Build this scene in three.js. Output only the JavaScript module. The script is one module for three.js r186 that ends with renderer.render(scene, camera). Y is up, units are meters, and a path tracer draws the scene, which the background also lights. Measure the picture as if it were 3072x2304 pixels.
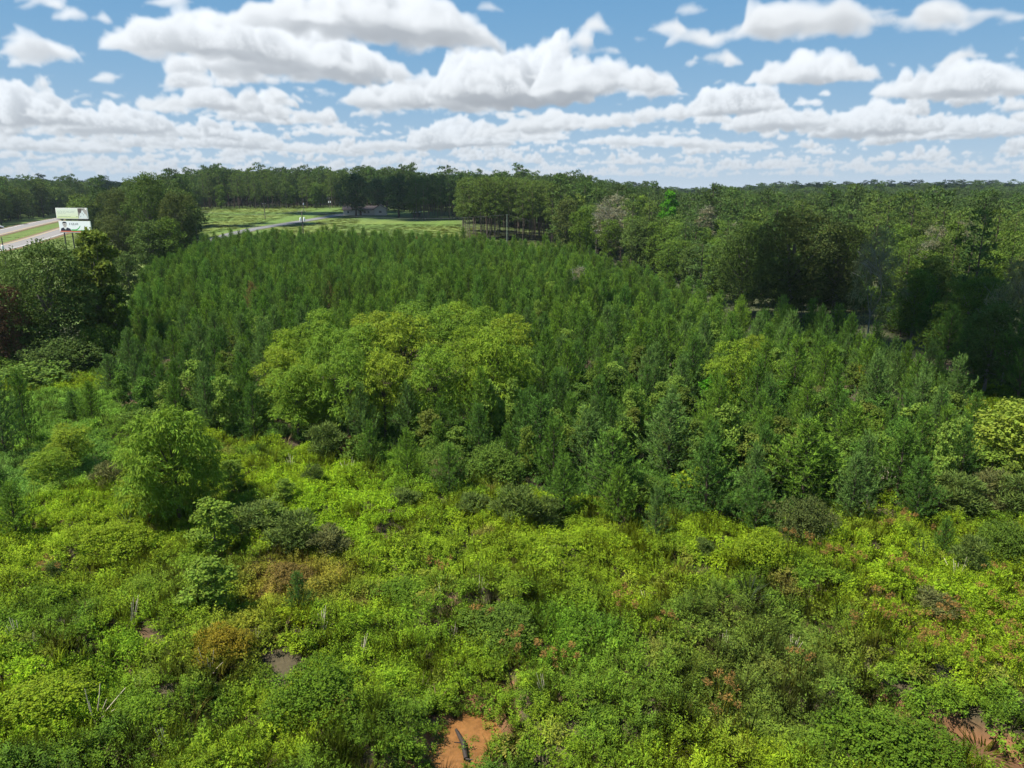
import * as THREE from 'three';
import { mergeGeometries } from 'three/addons/utils/BufferGeometryUtils.js';

// ---------- random numbers and noise ----------
function mulberry(a) {
  return () => { a |= 0; a = (a + 0x6d2b79f5) | 0; let t = Math.imul(a ^ (a >>> 15), 1 | a); t = (t + Math.imul(t ^ (t >>> 7), 61 | t)) ^ t; return ((t ^ (t >>> 14)) >>> 0) / 4294967296; };
}
const { sin, cos, tan, atan2, hypot, min, max, abs, PI, sqrt, exp, floor, pow } = Math;
const clamp = (x, a = 0, b = 1) => min(b, max(a, x));
const lerp = (a, b, t) => a + (b - a) * t;
const smooth = (a, b, x) => { const t = clamp((x - a) / (b - a)); return t * t * (3 - 2 * t); };
const hash2 = (i, j, s = 0) => { let h = Math.imul(i, 374761393) ^ Math.imul(j, 668265263) ^ Math.imul(s + 7, 2246822519); h = Math.imul(h ^ (h >>> 13), 1274126177); return ((h ^ (h >>> 16)) >>> 0) / 4294967296; };
function noise2(x, y, s = 0) {
  const i = floor(x), j = floor(y), u = x - i, v = y - j, a = u * u * (3 - 2 * u), b = v * v * (3 - 2 * v);
  return lerp(lerp(hash2(i, j, s), hash2(i + 1, j, s), a), lerp(hash2(i, j + 1, s), hash2(i + 1, j + 1, s), a), b);
}
const fbm2 = (x, y, s = 0, n = 3) => { let t = 0, a = 0.5, w = 0; for (let k = 0; k < n; k++) { t += a * noise2(x, y, s + k); w += a; a *= 0.5; x *= 2.03; y *= 2.03; } return t / w; };

// ---------- camera, exposure, sun ----------
const EYE = 18, PITCH = 14.6 * PI / 180, FOV = 55;
const EXPOSURE = 1.75;
const SUN = new THREE.Vector3(-0.46, 0.86, 0.16).normalize();
const scene = new THREE.Scene();
const camera = new THREE.PerspectiveCamera(FOV, 4 / 3, 0.1, 80000);
camera.position.set(0, EYE, 0);
camera.rotation.set(-PITCH, 0, 0);
const renderer = new THREE.WebGLRenderer({ antialias: true });
renderer.toneMapping = THREE.LinearToneMapping;
renderer.toneMappingExposure = EXPOSURE;
renderer.shadowMap.enabled = true;
const sun = new THREE.DirectionalLight(new THREE.Color().setRGB(1, 0.955, 0.86), 5);
sun.position.copy(SUN).multiplyScalar(900).add(new THREE.Vector3(0, 0, -150));
sun.target.position.set(0, 0, -150);
sun.castShadow = true;
Object.assign(sun.shadow.camera, { left: -500, right: 500, top: 500, bottom: -500, near: 1, far: 3000 });
scene.add(sun, sun.target);

// a point of the photograph (in its own 3072 x 2304 pixels) as a direction from the camera
const FOCAL = 1152 / tan(FOV * PI / 360);
function ray(px, py) {
  const x = (px - 1536) / FOCAL, y = -(py - 1152) / FOCAL;
  return { x, y: y * cos(PITCH) - sin(PITCH), z: -(cos(PITCH) + y * sin(PITCH)) };
}

// ---------- sky: clear air and cumulus clouds, marched once into an equirectangular picture ----------
function makeSky() {
  const rnd = mulberry(11);
  // tiling cellular noise: the cauliflower shape of cumulus
  const N = 64, vol = new Float32Array(N * N * N);
  for (const [cells, amp] of [[4, 0.55], [8, 0.28], [16, 0.17]]) {
    const pts = new Float32Array(cells ** 3 * 3);
    for (let k = 0; k < pts.length; k++) pts[k] = rnd();
    const s = cells / N;
    for (let z = 0; z < N; z++) for (let y = 0; y < N; y++) for (let x = 0; x < N; x++) {
      const fx = x * s, fy = y * s, fz = z * s, ix = floor(fx), iy = floor(fy), iz = floor(fz);
      let best = 9;
      for (let c = -1; c < 2; c++) for (let b = -1; b < 2; b++) for (let a = -1; a < 2; a++) {
        const i = ((((iz + c + cells) % cells) * cells + (iy + b + cells) % cells) * cells + (ix + a + cells) % cells) * 3;
        const dx = ix + a + pts[i] - fx, dy = iy + b + pts[i + 1] - fy, dz = iz + c + pts[i + 2] - fz, d = dx * dx + dy * dy + dz * dz;
        if (d < best) best = d;
      }
      vol[(z * N + y) * N + x] += amp * min(1, sqrt(best));
    }
  }
  const M = N - 1;
  const worley = (x, y, z) => {
    const i = floor(x), j = floor(y), k = floor(z), u = x - i, v = y - j, w = z - k;
    const x0 = i & M, x1 = (i + 1) & M, y0 = (j & M) * N, y1 = ((j + 1) & M) * N, z0 = (k & M) * N * N, z1 = ((k + 1) & M) * N * N;
    const a = vol[z0 + y0 + x0] * (1 - u) + vol[z0 + y0 + x1] * u, b = vol[z0 + y1 + x0] * (1 - u) + vol[z0 + y1 + x1] * u;
    const c = vol[z1 + y0 + x0] * (1 - u) + vol[z1 + y0 + x1] * u, d = vol[z1 + y1 + x0] * (1 - u) + vol[z1 + y1 + x1] * u;
    return (a * (1 - v) + b * v) * (1 - w) + (c * (1 - v) + d * v) * w;
  };
  // how high the cloud tops rise above the common base, as a map
  const CELL = 60, G = 1750, HALF = CELL * G / 2, topMap = new Float32Array(G * G), BASE = 1000;
  function puff(x, z, r, h) {
    const i0 = max(0, floor((x - r + HALF) / CELL)), i1 = min(G - 1, floor((x + r + HALF) / CELL) + 1), j0 = max(0, floor((z - r + HALF) / CELL)), j1 = min(G - 1, floor((z + r + HALF) / CELL) + 1);
    for (let j = j0; j <= j1; j++) for (let i = i0; i <= i1; i++) {
      const d = hypot(i * CELL - HALF - x, j * CELL - HALF - z) / r;
      if (d < 1) { const t = max(0, h - r) + min(h, r) * sqrt(1 - d * d), k = j * G + i; if (t > topMap[k]) topMap[k] = t; }
    }
  }
  function cloud(x, z, rx, rz, h, n, ax = 1, az = 0) {
    for (let k = 0; k < n; k++) {
      const a = rnd() * 2 * PI, q = sqrt(rnd()), s = (1 - q * q * 0.55) * (0.5 + 0.55 * rnd());
      const u = cos(a) * q * rx, v = sin(a) * q * rz, r = (0.13 + 0.24 * rnd()) * (rx + rz) * 0.5 * (1.15 - 0.4 * q);
      const X = x + u * ax - v * az, Z = z + u * az + v * ax; puff(X, Z, max(80, r), h * s);
      for (let m = 0; m < 3; m++) { const b = rnd() * 6.3, e = r * (0.35 + 0.4 * rnd()); puff(X + cos(b) * e, Z + sin(b) * e, max(70, r * 0.5), h * s * (0.75 + 0.4 * rnd())); }
    }
  }
  // the clouds that can be told apart: middle, width, top and foot in the photograph's pixels, then depth over width
  const seen = [
    [650, 520, 20, 235, 0.8], [930, 560, 60, 270, 0.7], [1120, 760, -90, 170, 0.6], [1290, 480, 190, 335, 0.7], [1560, 460, 40, 320, 0.8], [1800, 430, 145, 305, 0.7], [1960, 170, 210, 315, 0.8],
    [90, 200, 85, 225, 0.8], [70, 330, 220, 395, 0.8], [330, 330, 290, 415, 0.8], [520, 180, 345, 425, 0.8], [300, 60, 95, 135, 0.9], [390, 110, 120, 165, 0.8], [450, 110, 170, 215, 0.8],
    [620, 240, 215, 340, 0.8], [790, 170, 265, 390, 0.8], [505, 70, 285, 318, 0.9], [700, 300, 370, 450, 0.8], [1110, 100, 325, 355, 0.9], [1380, 300, 340, 450, 0.8], [1020, 200, 365, 420, 0.9], [1430, 130, 345, 380, 0.9],
    [2530, 840, -120, 85, 0.5], [2075, 110, -10, 120, 0.8], [2100, 80, 110, 195, 0.8], [2980, 260, -60, 60, 0.7], [2430, 370, 125, 280, 0.8], [2860, 400, 140, 320, 0.8], [3050, 200, 125, 210, 0.8],
    [2200, 260, 225, 370, 0.8], [2330, 300, 290, 400, 0.8], [2620, 330, 275, 410, 0.8], [2790, 330, 330, 430, 0.9], [1950, 300, 300, 380, 0.8], [1680, 400, 300, 395, 0.8], [1600, 220, 380, 440, 0.9], [1860, 260, 400, 450, 0.9],
    [150, 420, 400, 460, 0.8], [2080, 420, 395, 445, 0.9], [1200, 330, 400, 450, 0.9], [900, 260, 410, 460, 0.9], [2980, 260, 330, 430, 0.8], [1560, 260, 300, 350, 0.9],
  ];
  for (const [px, w, py, foot, deep] of seen) {
    const a = ray(px, foot), b = ray(px, py), far = BASE / (a.y / hypot(a.x, a.z)), ea = hypot(a.x, a.z), rx = w * 0.48 / FOCAL * far / hypot(1, a.x), rz = rx * deep * 0.62, D = far - rz * 0.75;
    const h = clamp(D * b.y / hypot(b.x, b.z) - BASE, 150, 1300) * 1.02;
    cloud(a.x / ea * D, a.z / ea * D, rx, rz, h, floor(30 + rx / 18), -a.z / ea, a.x / ea);
  }
  const half = 36 * PI / 180;
  for (let k = 0; k < 8600; k++) {
    const r = 1500 + 52000 * pow(rnd(), 0.66), t = rnd() * 2 * PI, front = abs(t) < half + 1500 / r;
    if (front && r < 11500) { rnd(); continue; }
    const rx = (150 + 480 * pow(rnd(), 2.6)) * (front && r < 22000 ? 0.7 : 0.95);
    cloud(sin(t) * r, -cos(t) * r, rx, rx * (0.5 + 0.5 * rnd()), rx * (0.6 + 0.7 * rnd()), 12, 1, 0);
  }
  for (let k = 0; k < 420; k++) { const r = 4300 + 11000 * rnd(), t = (rnd() - 0.5) * 2 * half, rx = 70 + 190 * rnd() * rnd(); cloud(sin(t) * r, -cos(t) * r, rx, rx * 0.8, rx * (0.7 + 0.9 * rnd()), 7); }
  const top = (x, z) => {
    const fx = clamp((x + HALF) / CELL, 0, G - 1.01), fz = clamp((z + HALF) / CELL, 0, G - 1.01), i = floor(fx), j = floor(fz), u = fx - i, v = fz - j, k = j * G + i;
    return (topMap[k] * (1 - u) + topMap[k + 1] * u) * (1 - v) + (topMap[k + G] * (1 - u) + topMap[k + G + 1] * u) * v;
  };
  const density = (x, y, z, detail) => {
    const up = y - BASE - 105 * sin(x / 1700 + z / 5200 + 1.3) * sin(z / 2300 - x / 6100 + 0.5);
    if (up < -60 || up > 1300) return 0;
    const n = worley(x * 0.014, y * 0.017, z * 0.014), t = top(x + (n - 0.5) * 420, z + (0.5 - n) * 420);
    if (t < 20) return 0;
    let s = min((t - up) / (75 + 0.14 * t), (up + 40 + (n - 0.5) * 330) / 110) - n * 1.25;
    if (s < -0.4) return 0;
    if (detail) s -= (worley(x * 0.061 + 9, y * 0.061, z * 0.061) - 0.42) * 1.55;
    return clamp(s * 1.45);
  };
  const EXT = 0.026;
  function cloudAlong(dx, dy, dz, fine) {   // -> [r, g, b, share of the air seen through]
    if (dy < 0.006) return [0, 0, 0, 1];
    const t0 = (BASE - 160) / dy, t1 = min((BASE + 1300) / dy, 62000);
    let t = t0, T = 1, r = 0, g = 0, b = 0;
    const jit = fract(sin(dx * 913.7 + dy * 1777.3) * 4375.5);
    t += jit * 40;
    while (t < t1 && T > 0.02) {
      const step = max(fine ? 36 : 90, t * (fine ? 0.0055 : 0.014)), x = dx * t, y = dy * t, z = dz * t;
      const lump = top(x, z);
      if (lump < 1 && top(x + 160, z) < 1 && top(x - 160, z) < 1 && top(x, z + 160) < 1 && top(x, z - 160) < 1) { t += step * 1.7; continue; }
      const d = density(x, y, z, fine && t < 26000);
      if (d > 0.01) {
        let tau = 0, s = 22, q = 12;
        for (let k = 0; k < 6; k++) { q += s; tau += density(x + SUN.x * q, y + SUN.y * q, z + SUN.z * q, false) * s; s *= 1.55; }
        tau *= EXT;
        const lit = 0.58 * exp(-tau * 0.5) + 0.42 * exp(-tau * 0.12), hgt = clamp((y - BASE) / 500), amb = 0.25 + 0.26 * hgt;
        const air = 1 - exp(-t / 23000), a = 1 - exp(-d * EXT * step), w = T * a;
        r += w * lerp(lit * 0.78 + amb * 0.86, 0.62, air);
        g += w * lerp(lit * 0.79 + amb * 0.94, 0.69, air);
        b += w * lerp(lit * 0.785 + amb * 1.06, 0.76, air);
        T *= 1 - a;
      }
      t += step;
    }
    return [r, g, b, T];
  }
  const clear = (dy) => {
    const e = max(dy, 0), k = exp(-e / 0.105), z = exp(-e / 0.5);
    return [lerp(lerp(0.03, 0.165, z), 0.58, k), lerp(lerp(0.16, 0.445, z), 0.675, k), lerp(lerp(0.46, 0.715, z), 0.765, k)];
  };
  const W = 4096, H = 2048, data = new Float32Array(W * H * 4), B = 8;
  const col = (i, j, fine) => {
    const el = ((j + 0.5) / H - 0.5) * PI, az = ((i + 0.5) / W - 0.5) * 2 * PI, dy = sin(el), c = cos(el), k = cloudAlong(c * cos(az), dy, c * sin(az), fine), a = clear(dy);
    return [a[0] * k[3] + k[0], a[1] * k[3] + k[1], a[2] * k[3] + k[2]];
  };
  const put = (i, j, c) => { const o = (j * W + i) * 4; for (let k = 0; k < 3; k++) data[o + k] = c[k] / EXPOSURE; data[o + 3] = 1; };
  // outside the view the same sky on a coarser grid
  const cw = W / B, coarse = [];
  for (let j = 0; j <= H / 2 / B; j++) { const row = []; for (let i = 0; i < cw; i++) row.push(col(i * B + B / 2 - 0.5, H / 2 + j * B, false)); coarse.push(row); }
  const i0 = floor(W * (0.25 - 40 / 360)), i1 = floor(W * (0.25 + 40 / 360)), jTop = H / 2 + floor(H * 17 / 180);
  for (let j = H / 2; j < H; j++) for (let i = 0; i < W; i++) {
    if (i >= i0 && i <= i1 && j < jTop) { put(i, j, col(i, j, true)); continue; }
    const fx = (i - B / 2 + 0.5) / B, fy = min((j - H / 2) / B, H / 2 / B - 0.001), a = floor(fx), b = floor(fy), u = fx - a, v = fy - b, p = coarse[b], q = coarse[b + 1], m = (a + cw) % cw, n = (a + 1) % cw;
    put(i, j, [0, 1, 2].map((k) => lerp(lerp(p[m][k], p[n][k], u), lerp(q[m][k], q[n][k], u), v)));
  }
  for (let j = 0; j < H / 2; j++) for (let i = 0; i < W; i++) put(i, j, [0.10, 0.14, 0.05]);
  const t = new THREE.DataTexture(data, W, H, THREE.RGBAFormat, THREE.FloatType);
  t.mapping = THREE.EquirectangularReflectionMapping;
  t.magFilter = t.minFilter = THREE.LinearFilter;
  t.needsUpdate = true;
  return t;
}
function fract(x) { return x - floor(x); }
scene.background = makeSky();
scene.environment = scene.background;
scene.fog = new THREE.FogExp2(0xc4d4e6, 0.00007);

// ---------- names, labels ----------
const taken = new Map();
function numbered(name) { const n = taken.get(name) ?? 0; taken.set(name, n + 1); return n ? name + '_' + String(n).padStart(3, '0') : name; }
function tag(o, label, category, group, kind) {
  o.userData = { ...(label && { label }), ...(category && { category }), ...(group && { group }), ...(kind && { kind }) };
  return o;
}
function addTop(o, name) { o.name = numbered(name); scene.add(o); return o; }
function part(parent, name, geometry, material) {
  const m = new THREE.Mesh(geometry, material); m.name = name; m.castShadow = m.receiveShadow = true; parent.add(m); return m;
}
function structure(name, geometry, material, label, category) {
  const m = new THREE.Mesh(geometry, material); m.castShadow = m.receiveShadow = true; addTop(m, name); return tag(m, label, category, null, 'structure');
}

// ---------- the lie of the land ----------
const PROFILE = {
  mid: [[0, 0], [60, 0], [130, 0.8], [180, 1.6], [250, 3], [480, 9.2], [700, 10.5], [1500, 10], [9000, 12]],
  right: [[0, 0], [60, 0], [120, -1.2], [200, -3], [400, -5], [640, -4], [1000, 5.5], [1300, 9], [9000, 9]],
  left: [[0, 0], [60, 0], [150, -0.4], [200, -1], [320, -0.9], [480, 3], [700, 7.5], [1500, 8], [9000, 10]],
};
function along(table, r) { let k = 1; while (k < table.length - 1 && table[k][0] < r) k++; const [a, p] = table[k - 1], [b, q] = table[k], t = clamp((r - a) / (b - a)); return lerp(p, q, t * t * (3 - 2 * t) * 0.5 + t * 0.5); }
const POOLS = [];   // the two muddy puddles, filled in below: [x, z, half width, half depth, turn]
function inPool(x, z) {
  let best = 9;
  for (const [a, b, rx, rz, turn] of POOLS) {
    const u = (x - a) * cos(turn) + (z - b) * sin(turn), v = -(x - a) * sin(turn) + (z - b) * cos(turn);
    best = min(best, hypot(u / rx, v / rz) + (noise2(x * 0.9, z * 0.9, 5) - 0.5) * 0.8);
  }
  return best;
}
const mound = (x, z) => pow(fbm2(x * 0.42, z * 0.42, 3, 3), 1.4) * 2.1;     // the hummocks that weeds and vines make
function land(x, z) {
  const r = hypot(x, z), a = atan2(x, -z), w = smooth(-0.02, 0.26, a), l = smooth(-0.36, -0.5, a);
  const dip = 9 * smooth(500, 900, r) * exp(-pow((a - 0.235) / 0.075, 2));
  return lerp(lerp(along(PROFILE.mid, r), along(PROFILE.right, r), w), along(PROFILE.left, r), l) - dip;
}
let roadsKnown = false;
function nearRoad(x, z) {
  if (!roadsKnown) return 0;
  let d = min(abs(sideOf(HIGHWAY_NEAR, x, z)), abs(sideOf(HIGHWAY_FAR, x, z)));
  for (let i = 1; i < ROAD.length; i++) if (x < 0) d = min(d, abs(sideOf([ROAD[i - 1], ROAD[i]], x, z)));
  return d;
}
function ground(x, z) {
  const r = hypot(x, z);
  let y = land(x, z);
  if (r < 95) {
    const k = 1 - smooth(60, 95, r), p = inPool(x, z);
    y += k * mound(x, z) * 0.8 * smooth(1.0, 1.7, p) - k * 0.42 * (1 - smooth(0.75, 1.25, p));
  } else if (r > 200) y += (fbm2(x * 0.02, z * 0.02, 9, 2) - 0.5) * min(0.5, (r - 200) * 0.01) * smooth(9, 30, nearRoad(x, z));
  return y;
}
// where the sight line through a pixel meets the land, lifted by h
function spot(px, py, h = 0, f = land) {
  const d = ray(px, py);
  let t = 8, s = 1;
  for (let k = 0; k < 4000; k++) {
    if (EYE + d.y * (t + s) < f(d.x * (t + s), d.z * (t + s)) + h) { if (s < 0.02) break; s *= 0.5; } else { t += s; s = max(s, t * 0.004); if (t > 6000) break; }
  }
  return { x: d.x * t, z: d.z * t, t };
}
function at(px, py, depth) { const d = ray(px, py), t = depth / -d.z; return new THREE.Vector3(d.x * t, EYE + d.y * t, d.z * t); }
const col = (r, g, b) => new THREE.Color().setRGB(r, g, b);

// puddles of red clay water, by their middle and one edge in the photograph
{ const a = spot(1395, 2235), b = spot(3010, 2300);
  POOLS.push([a.x - 0.15, a.z, 1.05, 1.9, 0.35], [a.x - 1.0, a.z + 2.4, 1.3, 1.7, 0.5], [b.x - 0.3, b.z + 0.3, 3.4, 1.15, 0.62]); }

// ---------- ground sheet ----------
function inside(poly, x, z) { let c = false; for (let i = 0, j = poly.length - 1; i < poly.length; j = i++) { const [a, b] = poly[i], [p, q] = poly[j]; if ((b > z) !== (q > z) && x < (p - a) * (z - b) / (q - b) + a) c = !c; } return c; }
const plot = (list, f) => list.map(([px, py, h = 0]) => { const s = spot(px, py, h); return [s.x, s.z]; });
// the young pine plantation: tops along its back, feet along its front
const PLANTATION = plot([[455, 745, 6], [560, 695, 6], [700, 686, 6], [800, 683, 6], [900, 680, 6], [1100, 682, 6], [1300, 688, 6], [1450, 697, 6], [1600, 710, 6], [1720, 726, 6], [1830, 752, 6], [2000, 805, 6], [2250, 872, 6], [2600, 930, 6], [2790, 990, 6], [2900, 1080, 6], [3000, 1180, 6], [3120, 1270, 6], [3400, 1500], [3120, 1545], [2900, 1525], [2700, 1555], [2450, 1580], [2150, 1605], [1960, 1570], [1800, 1560], [1640, 1525], [1480, 1465], [1250, 1395], [1050, 1380], [830, 1365], [620, 1335], [470, 1330], [390, 1300], [350, 1240], [385, 1165], [380, 1090], [360, 960, 5], [385, 860, 5]]);
const WILLOWS = plot([[800, 1335], [1000, 1365], [1250, 1350], [1480, 1330], [1600, 1290], [1570, 1180], [1500, 1110], [1350, 1085], [1150, 1090], [960, 1130], [830, 1200]]);
const FIELD = [spot(560, 700, 0), spot(570, 628, 0), spot(1045, 614, 0)];
function detailMap(seed, lo, hi, size = 512) {   // grey variation of a surface, tiling
  const d = new Uint8Array(size * size * 4), R = mulberry(seed), g = [];
  for (const n of [8, 16, 32, 64, 128, 256]) { const a = new Float32Array(n * n); for (let i = 0; i < a.length; i++) a[i] = R(); g.push([n, a]); }
  for (let j = 0; j < size; j++) for (let i = 0; i < size; i++) {
    let v = 0, w = 0, amp = 1;
    for (const [n, a] of g) { const x = i / size * n, y = j / size * n, x0 = floor(x), y0 = floor(y), u = x - x0, q = y - y0, x1 = (x0 + 1) % n, y1 = (y0 + 1) % n; v += amp * lerp(lerp(a[y0 * n + x0], a[y0 * n + x1], u), lerp(a[y1 * n + x0], a[y1 * n + x1], u), q); w += amp; amp *= 0.78; }
    const c = 255 * lerp(lo, hi, clamp((v / w - 0.5) * 2.6 + 0.5)), o = (j * size + i) * 4; d[o] = d[o + 1] = d[o + 2] = c; d[o + 3] = 255;
  }
  const t = new THREE.DataTexture(d, size, size); t.wrapS = t.wrapT = THREE.RepeatWrapping; t.magFilter = THREE.LinearFilter; t.needsUpdate = true; return t;
}
const ROUGH = detailMap(3, 0.35, 1), SOFT = detailMap(4, 0.72, 1);
const HIGHWAY_NEAR = [[0, 745], [180, 694]].map(([x, y]) => spot(x, y, 0.1)), HIGHWAY_FAR = [[0, 697], [160, 661]].map(([x, y]) => spot(x, y, 0.1));
const ROAD = [[715, 698], [760, 687], [890, 666], [1040, 641.5]].map(([x, y]) => spot(x, y, 0.1));
roadsKnown = true;
const sideOf = ([a, b], x, z) => ((b.x - a.x) * (z - a.z) - (b.z - a.z) * (x - a.x)) / hypot(b.x - a.x, b.z - a.z);
function groundColor(x, z, c) {
  const r = hypot(x, z), a = atan2(x, -z), n = fbm2(x * 0.05, z * 0.05, 21, 3), m = fbm2(x * 0.4, z * 0.4, 23, 2);
  if (r < 95) { c.setRGB(0.1, 0.08, 0.04); if (inPool(x, z) < 1.5) c.lerp(col(0.24, 0.11, 0.045), 0.85); else c.lerp(col(0.17, 0.10, 0.05), smooth(0.55, 0.8, m)); return; }
  if (a < -0.43 && r > 120) { c.setRGB(0.10, 0.19, 0.022).lerp(col(0.17, 0.21, 0.035), n); return; }       // highway verge
  if (a < 0.06 && r > 196 && r < 520) {                                                                   // hay field and lawn
    c.setRGB(0.125, 0.21, 0.022).lerp(col(0.18, 0.24, 0.032), smooth(0.4, 0.66, n));
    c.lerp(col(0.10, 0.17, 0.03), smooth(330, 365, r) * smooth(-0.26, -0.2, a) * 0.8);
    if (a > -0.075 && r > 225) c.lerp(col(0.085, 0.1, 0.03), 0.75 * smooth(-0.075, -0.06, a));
    return;
  }
  c.setRGB(0.05, 0.075, 0.02).lerp(col(0.09, 0.09, 0.03), m);
}
function groundSheet() {
  const rings = []; for (let r = 9; r < 9000; r *= r < 70 ? 1.014 : r < 520 ? 1.02 : 1.08) rings.push(r);
  const angles = []; for (let a = -PI; a < PI - 1e-6;) { angles.push(a); a += abs(a) < 0.8 ? 0.0085 : abs(a) < 1.2 ? 0.03 : 0.1; }
  const pos = [0, ground(0, 0), 0], colr = [0.05, 0.05, 0.02], uv = [0, 0], idx = [], c = col(0, 0, 0), n = angles.length;
  for (const r of rings) for (const a of angles) { const x = sin(a) * r, z = -cos(a) * r; pos.push(x, ground(x, z), z); groundColor(x, z, c); colr.push(c.r, c.g, c.b); uv.push(x / 9, z / 9); }
  for (let k = 0; k < n; k++) idx.push(0, 1 + k, 1 + (k + 1) % n);
  for (let j = 0; j + 1 < rings.length; j++) for (let k = 0; k < n; k++) { const p = 1 + j * n + k, q = 1 + j * n + (k + 1) % n; idx.push(p, p + n, q, q, p + n, q + n); }
  const g = new THREE.BufferGeometry();
  g.setAttribute('position', new THREE.Float32BufferAttribute(pos, 3)); g.setAttribute('color', new THREE.Float32BufferAttribute(colr, 3)); g.setAttribute('uv', new THREE.Float32BufferAttribute(uv, 2));
  g.setIndex(idx.map((v, i) => idx[i - i % 3 + [0, 2, 1][i % 3]])); g.computeVertexNormals();
  return g;
}
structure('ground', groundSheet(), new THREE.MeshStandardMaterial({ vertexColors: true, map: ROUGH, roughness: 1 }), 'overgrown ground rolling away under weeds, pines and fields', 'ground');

// ---------- roads ----------
// a strip beside a line: from across = a to b metres, lifted by up
function strip(points, a, b, up, dash = 0, gap = 0) {
  const pos = [], idx = [], uv = []; let walked = 0, row = 0, open = false;
  for (let k = 0; k + 1 < points.length; k++) {
    const p = points[k], q = points[k + 1], L = hypot(q.x - p.x, q.z - p.z), dx = (q.x - p.x) / L, dz = (q.z - p.z) / L, nx = -dz, nz = dx;
    for (let s = 0; s <= L; s += 3) {
      const on = !dash || (walked + s) % (dash + gap) <= dash, x = p.x + dx * s, z = p.z + dz * s;
      if (on) {
        for (const w of [a, b]) { pos.push(x + nx * w, land(x + nx * w, z + nz * w) + up, z + nz * w); uv.push(w / 6, (walked + s) / 6); }
        if (open) idx.push(row - 2, row - 1, row, row, row - 1, row + 1);
        row += 2;
      }
      open = on;
    }
    walked += L;
  }
  const g = new THREE.BufferGeometry(); g.setAttribute('position', new THREE.Float32BufferAttribute(pos, 3)); g.setAttribute('uv', new THREE.Float32BufferAttribute(uv, 2)); g.setIndex(idx); g.computeVertexNormals();
  return g;
}
const stretch = (l, before, after) => { const p = l[0], q = l[l.length - 1], o = l[1], w = l[l.length - 2], u = hypot(o.x - p.x, o.z - p.z), v = hypot(q.x - w.x, q.z - w.z); return [{ x: p.x - (o.x - p.x) / u * before, z: p.z - (o.z - p.z) / u * before }, ...l, { x: q.x + (q.x - w.x) / v * after, z: q.z + (q.z - w.z) / v * after }]; };
const plain = (r, g, b, rough = 0.9, more = {}) => new THREE.MeshStandardMaterial({ color: col(r, g, b), roughness: rough, ...more });
const PAVING = plain(0.235, 0.22, 0.21, 0.9, { map: SOFT }), WHITE_PAINT = plain(0.7, 0.69, 0.66), YELLOW_PAINT = plain(0.62, 0.38, 0.06), ASPHALT = plain(0.17, 0.17, 0.18, 0.9, { map: SOFT }), CLAY = plain(0.22, 0.15, 0.06, 1, { map: ROUGH });
for (const [line, label, flip] of [[HIGHWAY_NEAR, 'near pale carriageway of the highway with yellow and white edge lines', 1], [HIGHWAY_FAR, 'far pale carriageway of the highway beyond the grass median', -1]]) {
  const l = stretch(line, 260, 420), o = new THREE.Group();
  addTop(o, 'highway'); tag(o, label, 'highway', null, 'structure');
  part(o, 'carriageway', strip(l, -4.9, 4.9, 0.14), PAVING);
  part(o, 'shoulder', strip(l, -6.6, 6.6, 0.09), CLAY);
  part(o, 'edge_line', strip(l, 3.55 * flip, 3.8 * flip, 0.16), WHITE_PAINT);
  part(o, 'yellow_line', strip(l, -3.8 * flip, -3.5 * flip, 0.16), YELLOW_PAINT);
  part(o, 'lane_line', strip(l, -0.09, 0.09, 0.16, 3, 9), WHITE_PAINT);
}
{ const o = new THREE.Group(), l = stretch(ROAD, 60, 60); addTop(o, 'country_road'); tag(o, 'grey two-lane country road climbing past the hay field', 'road', null, 'structure');
  part(o, 'asphalt', strip(l, -2.7, 2.7, 0.16), ASPHALT); part(o, 'verge', strip(l, -3.9, 3.9, 0.08), plain(0.16, 0.17, 0.05, 1, { map: ROUGH })); part(o, 'centre_line', strip(l, -0.12, 0.12, 0.18), plain(0.35, 0.30, 0.14)); }

// ---------- puddles ----------
function pool(list, level) {
  let lo = [1e9, 1e9], hi = [-1e9, -1e9];
  for (const [x, z, a, b] of list) { const r = max(a, b) * 1.6; lo = [min(lo[0], x - r), min(lo[1], z - r)]; hi = [max(hi[0], x + r), max(hi[1], z + r)]; }
  const s = 0.12, pos = [], uv = [], idx = [], nx = floor((hi[0] - lo[0]) / s), nz = floor((hi[1] - lo[1]) / s), id = new Map();
  const v = (i, j) => { const k = i * 10000 + j; if (!id.has(k)) { id.set(k, pos.length / 3); pos.push(lo[0] + i * s, level, lo[1] + j * s); uv.push(i * s / 2, j * s / 2); } return id.get(k); };
  for (let i = 0; i < nx; i++) for (let j = 0; j < nz; j++) if (inPool(lo[0] + (i + 0.5) * s, lo[1] + (j + 0.5) * s) < 1.35) { const a = v(i, j), b = v(i + 1, j), c = v(i, j + 1), d = v(i + 1, j + 1); idx.push(a, c, b, b, c, d); }
  const g = new THREE.BufferGeometry(); g.setAttribute('position', new THREE.Float32BufferAttribute(pos, 3)); g.setAttribute('uv', new THREE.Float32BufferAttribute(uv, 2)); g.setIndex(idx); g.computeVertexNormals(); return g;
}
const SILT = detailMap(12, 0.6, 1, 256);
const MUD_WATER = plain(0.27, 0.125, 0.042, 0.1, { map: SILT });
structure('puddle', pool(POOLS.slice(0, 2), -0.13), MUD_WATER, 'orange clay puddle holding a dark log at the bottom of the picture', 'puddle');
structure('puddle', pool(POOLS.slice(2), -0.13), plain(0.15, 0.075, 0.04, 0.5, { map: SOFT }), 'reddish brown mud channel beside the yellow-green sedge in the lower right corner', 'puddle');

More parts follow.
